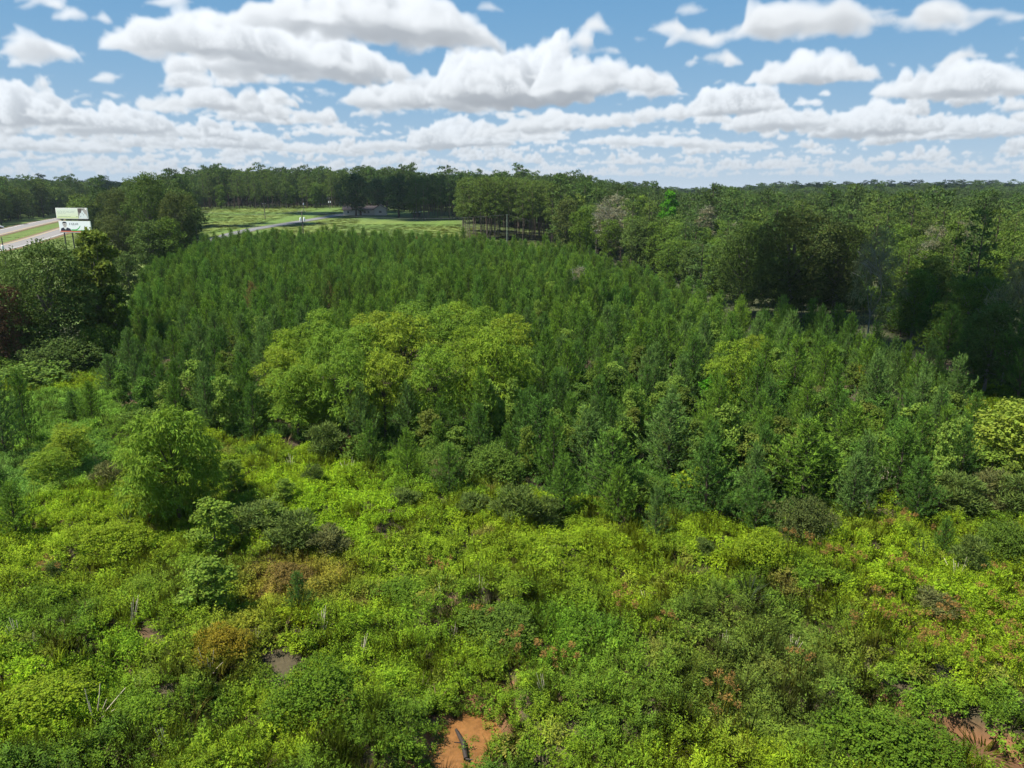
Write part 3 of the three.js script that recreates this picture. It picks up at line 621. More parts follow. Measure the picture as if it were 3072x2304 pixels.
for (const [k, px, py, w, h, label] of [[0, 2290, 885, 190, 80, 'dark thicket under the left shaded oak'], [1, 2440, 905, 200, 80, 'dark thicket under the huge shaded oak'], [0, 2590, 930, 200, 80, 'dark thicket below the grey mossy tree'], [1, 2740, 1000, 220, 110, 'dim thicket right of the grey mossy tree'], [0, 2860, 1070, 220, 120, 'dim thicket before the shaded green tree near the right edge'], [1, 2990, 1130, 240, 130, 'dark thicket at the foot of the tall pine at the right edge']])
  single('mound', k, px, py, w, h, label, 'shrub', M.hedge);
// willows: the clump in the middle, each crown by itself
const willowSpots = [[880, 1240, 150, 250], [980, 1175, 150, 230], [760, 0], [1130, 1110, 170, 190], [1240, 1090, 160, 190], [1370, 1070, 150, 180], [1450, 1110, 150, 200], [1530, 1180, 150, 230], [1540, 1270, 160, 240], [1490, 1310, 190, 330], [1310, 1340, 180, 300], [1210, 1230, 200, 280], [1320, 1190, 170, 250], [1420, 1210, 160, 240], [1090, 1235, 190, 270], [1160, 1345, 190, 300], [1050, 1345, 190, 330], [940, 1330, 170, 250], [900, 1350, 180, 240], [860, 1290, 160, 220], [1010, 1270, 180, 280], [1400, 1290, 160, 260], [1570, 1300, 130, 210]];
let wk = 0;
for (const [px, py, w, h] of willowSpots) {
  if (!py) continue;
  const line = py < 1150 ? 'back' : py < 1280 ? 'middle' : 'front', place = willowSpots.filter(([a, b]) => b && (b < 1150 ? 'back' : b < 1280 ? 'middle' : 'front') === line && a < px).length;
  single('willow', wk, px, py, w * 1.05, h, `${['golden-green', 'green', 'yellow-green', 'deep green'][wk % 4]} willow, ${['first', 'second', 'third', 'fourth', 'fifth', 'sixth', 'seventh', 'eighth', 'ninth', 'tenth'][place]} from the left along the ${line} of the middle clump`, 'tree', M.willow[wk % 4], 'willows of the middle clump'); wk++;
}
single('bigWillow', 0, 545, 1600, 340, 390, 'broad yellow-green willow standing alone left of the middle clump', 'tree', M.willow[1]);
single('willow', 2, 455, 1590, 200, 250, 'smaller willow leaning against the left side of the broad willow', 'tree', M.willow[2]);
single('willow', 3, 225, 1440, 150, 160, 'small bright willow beside the grass lane at the left', 'tree', M.willow[2]);
single('willow', 4, 165, 1500, 150, 150, 'lowest willow of the pair near the left edge', 'tree', M.willow[0]);
single('willow', 0, 2195, 1270, 160, 260, 'yellow-green willow rising from the young pines right of the middle', 'tree', M.willow[0]);
single('willow', 2, 2245, 1190, 90, 170, 'slim golden-green tree behind the right-hand willow', 'tree', M.willow[2]);
single('willow', 1, 2585, 1200, 75, 90, 'small yellow sapling among the pines at the right', 'tree', M.yellow);
single('bush', 2, 2140, 1240, 100, 85, 'vivid bright green round bush among the young pines', 'shrub', M.bright);
single('bigGum', 0, 3035, 1480, 300, 290, 'golden-topped sweetgum at the right edge', 'tree', M.gumGold);
single('gum', 1, 2960, 1500, 150, 150, 'green sweetgum sapling left of the golden-topped one', 'tree', M.gum);
single('gum', 0, 655, 1715, 150, 210, 'pale green sweetgum sapling right of the broad willow', 'sapling', M.gum);
single('gum', 1, 640, 1895, 170, 200, 'pale green sweetgum sapling in the lower left weeds', 'sapling', M.gum);
single('gum', 1, 860, 1570, 70, 100, 'small pale sapling above the grey-green shrubs', 'sapling', M.gum);
single('gum', 0, 825, 1650, 110, 130, 'sweetgum sapling between the grey-green shrubs', 'sapling', M.gum);
single('gum', 0, 700, 1520, 90, 130, 'leafy sapling on the right flank of the broad willow', 'sapling', M.gum);
single('gum', 1, 1705, 1420, 70, 120, 'pale sapling at the front edge of the young pines', 'sapling', M.gum);
single('gum', 1, 1370, 800, 45, 70, 'light yellow-green sapling showing far inside the plantation', 'sapling', M.gumGold);
// shrubs of the weedy ground
for (const [k, px, py, w, h, mat, label] of [
  [0, 790, 1660, 170, 130, 'grey', 'grey-green feathery shrub right of the pale sapling'], [1, 900, 1690, 170, 140, 'grey', 'grey-green feathery shrub beside the bright weeds'], [2, 1000, 1700, 130, 110, 'greyBrown', 'brownish feathery shrub at the end of the grey-green row'],
  [0, 945, 1510, 60, 65, 'grey', 'small grey round shrub in the bright weeds'], [1, 1210, 1545, 100, 75, 'grey', 'low grey feathery shrub before the middle clump'], [2, 1350, 1490, 110, 90, 'greyBrown', 'brownish shrub before the two lone pines'],
  [0, 1545, 1620, 140, 130, 'grey', 'grey-green feathery shrub under the front pines'], [1, 1640, 1610, 110, 110, 'grey', 'feathery shrub right of the grey-green one under the front pines'], [2, 1420, 1590, 110, 90, 'grey', 'feathery shrub in the middle of the weed edge'],
  [0, 2300, 1610, 90, 90, 'greyBrown', 'brown-grey shrub left of the dense evergreen bush'], [1, 2470, 1660, 90, 80, 'greyBrown', 'brown-grey shrub right of the dense evergreen bush'], [2, 2860, 1580, 170, 140, 'grey', 'feathery shrub with dry foot at the right of the tussocks'],
  [0, 2960, 1560, 140, 150, 'greyBrown', 'tall feathery shrub below the golden-topped sweetgum'], [1, 3040, 1580, 150, 150, 'grey', 'feathery shrub at the right edge below the sweetgum'], [2, 175, 1775, 70, 80, 'grey', 'small round grey-green shrub in the weeds at the left'],
  [0, 2790, 1880, 130, 80, 'greyBrown', 'low grey shrub with bare stems in the right weeds'], [1, 2900, 1790, 110, 130, 'grey', 'feathery shrub above the right weeds'], [2, 2100, 1720, 70, 70, 'grey', 'small grey-green shrub on the bright weeds in the middle right'],
  [1, 985, 1400, 120, 130, 'grey', 'dark feathery shrub at the foot of the middle clump'], [0, 345, 1500, 110, 90, 'greyBrown', 'brownish shrub between the two left willows'], [2, 2450, 1250, 90, 70, 'greyBrown', 'brownish thicket among the pines at the right'],
]) single('feather', k, px, py, w, h, label, 'shrub', M[mat]);
for (const [k, px, py, w, h, mat, label] of [
  [0, 2400, 1690, 200, 150, 'oakOlive', 'dense dark evergreen bush at the foot of the front pines'], [1, 670, 2030, 180, 100, 'yellow', 'golden-orange bush in the lower left weeds'], [2, 950, 2180, 330, 170, 'glossy', 'broad dark green bush left of the orange puddle'],
  [0, 2640, 2330, 380, 190, 'glossy', 'glossy dark bush at the bottom right beside the mud channel'], [1, 2790, 2340, 260, 120, 'glossy', 'low dark bush leaning over the mud channel'], [2, 1220, 1830, 260, 90, 'glossy', 'dark green bramble mound in the middle weeds'],
  [0, 870, 1800, 190, 90, 'red', 'reddish bramble patch below the grey-green shrubs'], [1, 130, 2190, 330, 140, 'lime', 'lime green vine mound in the lower left corner'], [2, 1090, 1420, 130, 110, 'hedge', 'dark thicket at the right foot of the middle clump'],
  [0, 1340, 1470, 170, 110, 'vine', 'vine-covered thicket right of the two lone pines'], [1, 1480, 1480, 180, 110, 'vine', 'vine thicket below the willows at the front edge'], [2, 430, 1320, 120, 60, 'vine', 'vine tangle behind the broad willow'],
  [0, 2280, 1760, 190, 110, 'lime', 'lime green mound at the foot of the evergreen bush'], [1, 2070, 1530, 120, 90, 'lime', 'small yellow-green bush before the front pines'], [2, 1900, 1560, 170, 90, 'vine', 'green thicket under the front pines in the middle'],
  [0, 360, 1690, 230, 110, 'lime', 'low yellow-green bush before the broad willow'], [1, 1050, 1400, 80, 80, 'rust', 'reddish small bush left of the two lone pines'], [2, 1500, 1960, 260, 110, 'hedge', 'rounded green mound in the middle foreground'],
  [0, 3000, 1700, 180, 130, 'hedge', 'leafy green bush at the right edge of the weeds'], [1, 1680, 1350, 130, 80, 'vine', 'vine-hung thicket inside the front pines'], [2, 2010, 1450, 110, 80, 'vine', 'vine tangle between the front pines'], [0, 2560, 1420, 90, 70, 'hedge', 'leafy bush between the right front pines'],
]) single(w > 165 ? 'mound' : 'bush', k, px, py, w, h, label, 'shrub', M[mat]);
// the young pines that stand by themselves
for (const [k, px, py, w, h, label] of [
  [0, 1115, 1440, 95, 165, 'left one of the two lone young pines before the middle clump'], [1, 1225, 1470, 100, 170, 'right one of the two lone young pines before the middle clump'], [2, 905, 1900, 95, 150, 'lone young pine in the lower left weeds'], [3, 1962, 1665, 90, 180, 'slim young pine out in front of the plantation'],
  [4, 2815, 1740, 90, 150, 'small pine standing in the weeds at the right'], [5, 285, 1300, 100, 150, 'young pine with a bare foot beside the grass lane'], [6, 228, 1280, 90, 105, 'small bluish pine left of the one with a bare foot'], [7, 25, 1410, 170, 300, 'dark pine at the left edge beside the grass lane'], [0, 92, 1370, 110, 240, 'dark pine right of the one at the left edge'],
  [1, 60, 1650, 150, 190, 'young pine at the left edge above the bright weeds'], [2, 20, 1560, 110, 150, 'small pine behind the weeds at the left edge'], [3, 345, 1225, 110, 130, 'young pine at the lane corner of the plantation'],
  [4, 1830, 1570, 230, 260, 'broad front pine left of the middle of the plantation edge'], [5, 2400, 1560, 260, 280, 'largest broad pine of the front row at the right'], [6, 2110, 1600, 210, 270, 'front pine directly above the evergreen bush'], [7, 2000, 1480, 220, 270, 'pine behind the slim one at the front edge'],
  [0, 2680, 1560, 190, 240, 'dark front pine above the dry stalks'], [1, 2540, 1450, 190, 220, 'front pine between the broad pine and the dark one'], [2, 1620, 1440, 190, 230, 'front pine right of the willows'], [3, 1760, 1470, 200, 240, 'front pine with a yellowish tip, right of the willow clump'],
  [4, 1690, 1590, 150, 210, 'young pine out in front of the willow end of the pine edge'], [5, 1850, 1620, 140, 200, 'young pine between the slim one and the broad front pine'], [6, 2260, 1650, 160, 210, 'young pine left of the evergreen bush'], [7, 2545, 1610, 170, 230, 'young pine right of the evergreen bush'], [0, 1350, 1530, 120, 180, 'young pine before the vine thickets in the middle'], [2, 2740, 1600, 150, 210, 'young pine right of the tall dry canes'],
]) single('young', k, px, py, w, h, label, 'pine', M.pine[k % 4]);

// ---------- the young pine plantation ----------
{
  const rows = [], turn = 0.32, u = [cos(turn), sin(turn)], v = [-sin(turn), cos(turn)];
  for (let i = -75; i < 75; i++) for (let j = -20; j < 150; j++) {
    const x = i * 2.9 * u[0] - j * 2.3 * v[0] + (R() - 0.5) * 1.3, z = i * 2.9 * u[1] - j * 2.3 * v[1] - 25 + (R() - 0.5) * 1.2;
    const k = R(), s = 0.66 + 0.5 * R() + (R() < 0.07 ? 0.14 : 0) + 0.16 * (noise2(x * 0.08, z * 0.08, 41) - 0.5), t = R() * 6.3, m = floor(R() * 8);
    if (!inside(PLANTATION, x, z) || inside(WILLOWS, x, z) || k < 0.05 || !free(x, z, 0.55)) continue;
    const r = toEye(x, z); rows.push({ x, z, r, s: s * (0.84 + 0.16 * smooth(40, 75, r)), t, m });
  }
  rows.sort((a, b) => a.r - b.r);
  rows.slice(0, 300).forEach((p) => { plant(models.young[p.m], p.x, p.z, p.s, p.s * (0.92 + 0.2 * R()), p.t, 'young dark green pine in the rows of the plantation', 'pine', 'young plantation pines', M.pine[floor(R() * 4)]); });
  const far = rows.slice(300), o = stuff('pine_plantation', 'dense rows of young pines filling the middle of the picture', 'plantation');
  models.young.forEach((proto, k) => {
    const mine = far.filter((p) => p.m === k);
    scatter('crowns', o, proto.children[1].geometry, M.anyDark, mine.map((p) => ({ x: p.x, y: ground(p.x, p.z), z: p.z, s: p.s * 1.04, sy: p.s * (0.95 + 0.2 * R()), turn: p.t, c: ((q, w) => w < 0.008 ? [0.2, 0.16, 0.05] : [q * (0.1 + 0.045 * w), q * (0.215 + 0.035 * w), q * (0.022 + 0.014 * R())])(0.72 + 0.58 * R(), R()) })));
    scatter('trunks', o, proto.children[0].geometry, wood.pine, mine.map((p) => ({ x: p.x, y: ground(p.x, p.z), z: p.z, s: p.s, turn: p.t, c: [1, 1, 1] })));
  });
  // broad-leaved saplings and vines that come up between the rows
  const o2 = stuff('undergrowth', 'saplings and vines coming up between the young pines', 'undergrowth'), list = [[], []];
  for (let k = 0; k < 1500; k++) {
    const a = (R() - 0.5) * 1.35, r = 42 + 165 * R() * R(), x = sin(a) * r, z = -cos(a) * r, n = fbm2(x * 0.06, z * 0.06, 61, 2);
    if (!inside(PLANTATION, x, z) || inside(WILLOWS, x, z) || !free(x, z, 0.2) || R() > n * 0.9) continue;
    const b = R() < 0.14; list[floor(R() * 2)].push({ x, y: ground(x, z), z, s: 0.6 + 0.5 * R(), sy: (b ? 0.95 : 0.65) + 0.35 * R(), turn: R() * 6, c: b ? [0.19, 0.29, 0.04] : [0.085 + 0.06 * R(), 0.17 + 0.05 * R(), 0.025] });
  }
  list.forEach((l, k) => scatter('saplings', o2, models.gum[k].children[1].geometry, M.any, l));
}

// ---------- forest beyond ----------
{
  const edge = [[-900, 205], [0, 205], [540, 205], [560, 452], [1000, 462], [1075, 425], [1250, 410], [1365, 400], [1400, 318], [1660, 292], [1690, 215], [1800, 205], [2000, 158], [2230, 132], [2650, 116], [2800, 100], [2950, 84], [3072, 72], [3500, 60], [9000, 60]];
  const from = (px) => { let k = 1; while (k < edge.length - 1 && edge[k][0] < px) k++; const [a, p] = edge[k - 1], [b, q] = edge[k]; return lerp(p, q, clamp((px - a) / (b - a))); };
  const s0 = Math.sign(sideOf(HIGHWAY_NEAR, 0, 0)), trees = [];
  for (let r = 62; r < 2600;) {
    const gap = r < 330 ? 6.2 : r < 700 ? 7.4 : r < 1200 ? 10 : 16;
    for (let a = -0.78; a < 0.78; a += gap / r) {
      const q = r + (R() - 0.5) * gap * 0.9, b = a + (R() - 0.5) * gap / r * 0.9, x = sin(b) * q, z = -cos(b) * q, px = 1536 + FOCAL * tan(b) / cos(PITCH), kind = R(), size = R(), t = R() * 6.3;
      if (q < from(px) || inside(PLANTATION, x, z) || !free(x, z, 1.4)) continue;
      if (px < 600) { const n = sideOf(HIGHWAY_NEAR, x, z) * s0, f = sideOf(HIGHWAY_FAR, x, z) * s0; if ((n < 15 && f > -13) || (n >= 15 && px < 230) || (n >= 15 && q < 330 && px < 440)) continue; }
      if (px > 1690 && px < 3600 && fbm2(x * 0.03, z * 0.03, 71, 2) < 0.27) continue;
      const hill = px > 560 && px < 1250 && q < 600, right = px > 1660;
      const pine = hill ? kind < 0.8 : right ? kind < 0.34 + 0.34 * smooth(180, 330, q) : kind < 0.4;
      trees.push({ x, z, r: q, px, pine, s: ((pine ? (hill ? 0.93 : 0.78) : right ? 0.72 : 0.88) + 0.3 * size * (right ? 0.9 : 0.7)) * (size > 0.94 && !hill && q > 380 ? 1.15 : q < 170 && right ? 0.82 : 1), t, tone: fbm2(x * 0.04, z * 0.04, 81, 2), k: floor(R() * 4) });
    }
    r += gap;
  }
  // the thinned stand on the lawn and the dark stand behind it
  for (let k = 0; k < 150; k++) {
    const stand = k < 105, px = stand ? 1375 + 285 * R() : 1235 + 175 * R(), q = stand ? 238 + 45 * R() + (1660 - px) * 0.02 : 345 + 45 * R(), b = atan2((px - 1536) * cos(PITCH), FOCAL), x = sin(b) * q, z = -cos(b) * q;
    if (trees.some((p) => p.stand && hypot(p.x - x, p.z - z) < 1.9)) continue;
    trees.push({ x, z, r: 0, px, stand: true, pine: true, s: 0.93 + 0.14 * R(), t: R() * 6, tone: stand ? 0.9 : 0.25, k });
  }
  trees.sort((a, b) => a.r - b.r);
  const near = trees.slice(0, 360), rest = trees.slice(360);
  const row = trees.filter((p) => p.px > 545 && p.px < 1060 && p.r > 440 && p.r < 474).slice(0, 90);
  const greens = [M.hedge, M.oakOlive, M.oak, M.hedge, M.vine];
  for (const p of new Set([...near, ...row])) {
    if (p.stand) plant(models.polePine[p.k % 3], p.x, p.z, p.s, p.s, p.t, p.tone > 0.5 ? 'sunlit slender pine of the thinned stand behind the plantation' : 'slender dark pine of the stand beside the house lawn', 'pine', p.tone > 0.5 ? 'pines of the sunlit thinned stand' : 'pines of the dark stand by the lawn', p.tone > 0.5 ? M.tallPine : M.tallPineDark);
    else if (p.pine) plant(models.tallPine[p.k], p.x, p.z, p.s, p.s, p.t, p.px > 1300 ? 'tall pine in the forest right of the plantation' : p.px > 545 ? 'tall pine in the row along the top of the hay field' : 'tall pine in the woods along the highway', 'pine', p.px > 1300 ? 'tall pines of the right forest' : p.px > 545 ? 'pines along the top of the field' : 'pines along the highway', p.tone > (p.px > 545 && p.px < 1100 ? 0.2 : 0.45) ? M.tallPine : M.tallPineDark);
    else plant(models.forest[p.k % 3], p.x, p.z, p.s, p.s, p.t, p.px > 1300 ? 'leafy tree in the forest right of the plantation' : p.px > 545 ? 'leafy tree in the row along the top of the hay field' : 'leafy tree in the woods along the highway', 'tree', p.px > 1300 ? 'leafy trees of the right forest' : p.px > 545 ? 'leafy trees along the top of the field' : 'leafy trees along the highway', greens[floor(p.tone * 6.5 + p.k * 0.9) % 5]);
  }
  const o = stuff('distant_forest', 'far pine and oak forest reaching to the horizon', 'forest'), rowSet = new Set(row);
  const farModels = [0, 1, 2].map((k) => tallPine(400 + k, 20, 0.4, 9, { n: 14, sprays: 340, len: 0.7, wid: 0.28 })), farBroad = [0, 1, 2].map((k) => broadTree(410 + k, 16, 12, 1, { sprays: 620, lobes: 12, len: 0.62, wid: 0.42, per: 5, spread: 0.6, size: 0.42, girth: 0.2, shell: 0.75 }));
  const lists = [[], [], [], [], [], []];
  for (const p of rest) {
    if (rowSet.has(p)) continue;
    const wide = p.r > 1200 ? 1.9 : p.r > 700 ? 1.35 : 1.05, q = 0.75 + 0.5 * R(), w = R();
    lists[(p.pine ? 0 : 3) + p.k % 3].push({ x: p.x, y: ground(p.x, p.z) - 0.2, z: p.z, s: p.s * wide, sy: p.s * (0.97 + 0.2 * R()), turn: p.t, c: p.pine ? [q * 0.075, q * (0.115 + 0.02 * w), q * 0.027] : [q * (0.07 + 0.05 * w), q * (0.125 + 0.045 * w), q * 0.025] });
  }
  lists.forEach((l, k) => { const m = k < 3 ? farModels[k] : farBroad[k - 3]; scatter('crowns', o, m.crown, M.anyDark, l); scatter('trunks', o, m.trunk, wood.pine, l.filter((p) => hypot(p.x, p.z) < 700).map((p) => ({ ...p, c: [1, 1, 1] }))); });
}
faraway('pecan', 0, 1062, 518, 118, 365, 'great dark pecan tree on the left of the house', 'tree', M.pecan);
faraway('pecan', 1, 1192, 522, 125, 362, 'great dark pecan tree on the right of the house', 'tree', M.pecan);
faraway('pecan', 0, 1130, 530, 90, 410, 'dark pecan tree behind the house, between the two great ones', 'tree', M.pecan);
faraway('pecan', 1, 1240, 560, 70, 352, 'smaller dark tree before the stand of slender pines', 'tree', M.oak);

// ---------- house, shed, poles, wires, billboard ----------
const box = (w, h, d, x, y, z) => new THREE.BoxGeometry(w, h, d).translate(x, y, z);
function gable(w, h, d, over, x, y, z) {   // a pitched roof with its ridge along x, with thick eaves
  const s = new THREE.Shape(), a = d / 2 + over; s.moveTo(-a, 0); s.lineTo(0, h); s.lineTo(a, 0); s.lineTo(a, -0.18); s.lineTo(0, h - 0.2); s.lineTo(-a, -0.18); s.closePath();
  return new THREE.ExtrudeGeometry(s, { depth: w + over * 2, bevelEnabled: false }).translate(0, 0, -w / 2 - over).rotateY(PI / 2).translate(x, y, z);
}
function gableWall(h, d, x, y, z, turn) { const s = new THREE.Shape(); s.moveTo(-d / 2, 0); s.lineTo(0, h); s.lineTo(d / 2, 0); s.closePath(); return new THREE.ExtrudeGeometry(s, { depth: 0.15, bevelEnabled: false }).translate(0, 0, -0.075).rotateY(turn).translate(x, y, z); }
{
  const o = new THREE.Group(), s = spot(1104, 645); addTop(o, 'house'); tag(o, 'low pale farmhouse with brown gabled roof under the great pecan trees', 'house');
  o.position.set(s.x, land(s.x, s.z), s.z); o.rotation.y = 0.12;
  const wall = plain(0.5, 0.48, 0.45), roof = plain(0.13, 0.1, 0.09, 0.95, { map: ROUGH }), glass = plain(0.05, 0.06, 0.07, 0.15), white = plain(0.75, 0.74, 0.7), dark = plain(0.16, 0.09, 0.07), brick = plain(0.3, 0.16, 0.11);
  part(o, 'wall', joined([box(17, 2.7, 7.4, -3.2, 1.35, -1), gableWall(1.7, 7.4, -11.6, 2.7, -1, PI / 2)]), wall);
  const wing = part(o, 'wing', joined([box(6, 3, 8, 6.4, 1.5, 1.6), gableWall(1.9, 6, 6.4, 3, 5.5, 0)]), wall);
  part(o, 'roof', gable(17, 1.8, 7.4, 0.6, -3.2, 2.72, -1), roof);
  part(o, 'wing_roof', gable(8, 2.05, 6, 0.6, 0, 0, 0).rotateY(PI / 2).translate(6.4, 3.02, 1.6), roof);
  part(o, 'chimney', box(0.8, 1.8, 0.8, -5.5, 4.6, -1.4), brick);
  for (const x of [-9.4, -5.6, -1.2, 0.6]) { const w = part(o, 'window', box(1.1, 1.3, 0.12, x, 1.5, 2.72), white); part(w, 'pane', box(0.92, 1.12, 0.06, x, 1.5, 2.78), glass); }
  { const w = part(o, 'window', box(1.6, 1.4, 0.12, 6.4, 1.7, 5.62), white); part(w, 'pane', box(1.4, 1.2, 0.06, 6.4, 1.7, 5.68), glass); }
  part(o, 'door', box(1, 2.1, 0.1, -3.4, 1.07, 2.74), dark);
  for (const x of [-4.6, -2.2]) part(o, 'porch_post', box(0.14, 2.5, 0.14, x, 1.25, 4.2), white);
  part(o, 'porch_roof', box(3.2, 0.14, 2, -3.4, 2.56, 3.6), roof);
}
{
  const o = new THREE.Group(), s = spot(1251, 650); addTop(o, 'shed'); tag(o, 'small dark green shed with a white lean-to roof right of the pecan trees', 'shed'); o.position.set(s.x, land(s.x, s.z), s.z); o.rotation.y = -0.1;
  const w = plain(0.035, 0.06, 0.055); part(o, 'wall', box(3, 2, 2.4, 0, 1, 0), w); part(o, 'roof', box(3.7, 0.16, 3.2, 0, 0, 0).rotateX(0.12).translate(0, 2.22, 0.1), plain(0.75, 0.75, 0.74, 0.4)); part(o, 'door', box(0.9, 1.7, 0.08, 0.5, 0.86, 1.22), plain(0.07, 0.09, 0.085));
  for (const x of [-1.4, 1.4]) part(o, 'post', box(0.1, 2.1, 0.1, x, 1.05, 1.5), w);
}
{
  const o = new THREE.Group(), s = spot(-6, 686); addTop(o, 'parked_car'); tag(o, 'white car beyond the highway at the left edge of the picture', 'car'); o.position.set(s.x, land(s.x, s.z) + 0.05, s.z); o.rotation.y = 0.35;
  const p = new THREE.Shape(); [[-2.2, 0.35], [-2.25, 0.8], [-2.0, 0.95], [-1.2, 1.0], [-0.7, 1.42], [0.7, 1.45], [1.5, 1.0], [2.15, 0.9], [2.25, 0.4]].forEach(([a, b], k) => (k ? p.lineTo(a, b) : p.moveTo(a, b)));
  part(o, 'body', new THREE.ExtrudeGeometry(p, { depth: 1.5, bevelEnabled: true, bevelSize: 0.08, bevelThickness: 0.12, bevelSegments: 2 }).translate(0, 0, -0.75), plain(0.75, 0.75, 0.75, 0.3));
  for (const q of [-1, 1]) { part(o, 'side_window', box(1.7, 0.32, 0.04, 0, 1.2, q * 0.87), plain(0.03, 0.03, 0.04, 0.1)); for (const x of [-1.4, 1.4]) part(o, 'wheel', new THREE.CylinderGeometry(0.33, 0.33, 0.22, 16).rotateX(PI / 2).translate(x, 0.33, q * 0.8), plain(0.03, 0.03, 0.03)); }
}
const POLE = plain(0.2, 0.17, 0.14, 0.9, { map: BARK }), STEEL = plain(0.55, 0.57, 0.58, 0.45), tops = {};
function pole(key, px, topY, depth, arm, cans, label, tint) {
  const t = at(px, topY, depth), o = new THREE.Group(), g = land(t.x, t.z), h = t.y - g; addTop(o, 'utility_pole'); tag(o, label, 'utility pole'); o.position.set(t.x, g, t.z); o.rotation.y = 0.3;
  part(o, 'pole', new THREE.CylinderGeometry(0.12, 0.18, h + 0.6, 8).translate(0, h / 2 - 0.3, 0), tint ?? POLE);
  if (arm) { part(o, 'crossarm', box(arm, 0.14, 0.12, 0, h - 0.35, 0.2), POLE); for (const x of [-0.45, 0, 0.45]) part(o, 'insulator', new THREE.LatheGeometry([[0, 0], [0.07, 0.02], [0.05, 0.1], [0.08, 0.14], [0.03, 0.24], [0, 0.25]].map(([a, b]) => new THREE.Vector2(a, b)), 8).translate(x * arm, h - 0.28, 0.2), STEEL); }
  for (let k = 0; k < cans; k++) part(o, 'transformer', new THREE.LatheGeometry([[0, 0], [0.26, 0], [0.28, 0.05], [0.28, 0.85], [0.24, 0.92], [0.08, 0.95], [0.06, 1.15], [0, 1.15]].map(([a, b]) => new THREE.Vector2(a, b)), 12).translate(cans > 1 ? (k ? 0.5 : -0.5) : 0, h - 2.9, 0.3), plain(0.72, 0.74, 0.74, 0.5));
  tops[key] = V(t.x, t.y, t.z);
}
pole('edge', 4, 712, 183, 0, 1, 'dark utility pole beside the near carriageway at the left edge');
pole('west', 582, 630, 232, 1.6, 0, 'utility pole right of the left tree clump at the plantation corner');
pole('road', 905, 632, 214, 2.2, 2, 'utility pole with two grey transformers before the country road');
pole('field', 792, 610, 345, 1.6, 0, 'thin utility pole on the near slope of the hay field');
pole('hill', 909, 598, 398, 0, 1, 'utility pole with one white transformer beyond the country road');
pole('crest', 988, 593, 432, 2.8, 2, 'utility pole with a wide crossarm and two transformers on the field crest');
pole('stand', 1521, 643, 222, 0, 0, 'greenish straight pole before the thinned pine stand', plain(0.16, 0.2, 0.15));
pole('east', 1790, 690, 205, 1.6, 0, 'utility pole half hidden at the forest edge right of the thinned pines');
function wires(a, b, offsets, sag, label) {
  const o = new THREE.Group(); addTop(o, 'power_line'); tag(o, label, 'power line');
  for (const [dx, dy] of offsets) { const p = a.clone().add(V(dx, dy, 0)), q = b.clone().add(V(dx, dy, 0)), list = []; for (let k = 0; k <= 10; k++) { const t = k / 10, v = p.clone().lerp(q, t); v.y -= sag * 4 * t * (1 - t); list.push(v); } part(o, 'wire', new THREE.TubeGeometry(new THREE.CatmullRomCurve3(list), 20, 0.006, 4), plain(0.22, 0.22, 0.22, 0.5)); }
}
wires(tops.west, tops.road, [[-0.7, -0.1], [0, -0.05], [0.7, -0.1]], 1.2, 'wires from the plantation corner pole to the pole with two transformers');
wires(tops.road, tops.stand, [[-0.9, -0.1], [0, -0.05], [0.9, -0.1]], 1.6, 'wires crossing the lawn from the transformer pole to the greenish pole');
wires(tops.stand, tops.east, [[0, -0.05]], 0.8, 'wires crossing the thinned pine stand to the forest edge');
wires(tops.road, tops.hill, [[-0.4, -0.1], [0.4, -0.1]], 1.5, 'two wires over the country road to the pole beyond it');
wires(tops.hill, tops.crest, [[-0.4, -0.1], [0.4, -0.1]], 1, 'two wires from the pole beyond the road to the field crest');
wires(tops.west, tops.field, [[0, -0.1]], 1.5, 'single wire up the hay field slope');

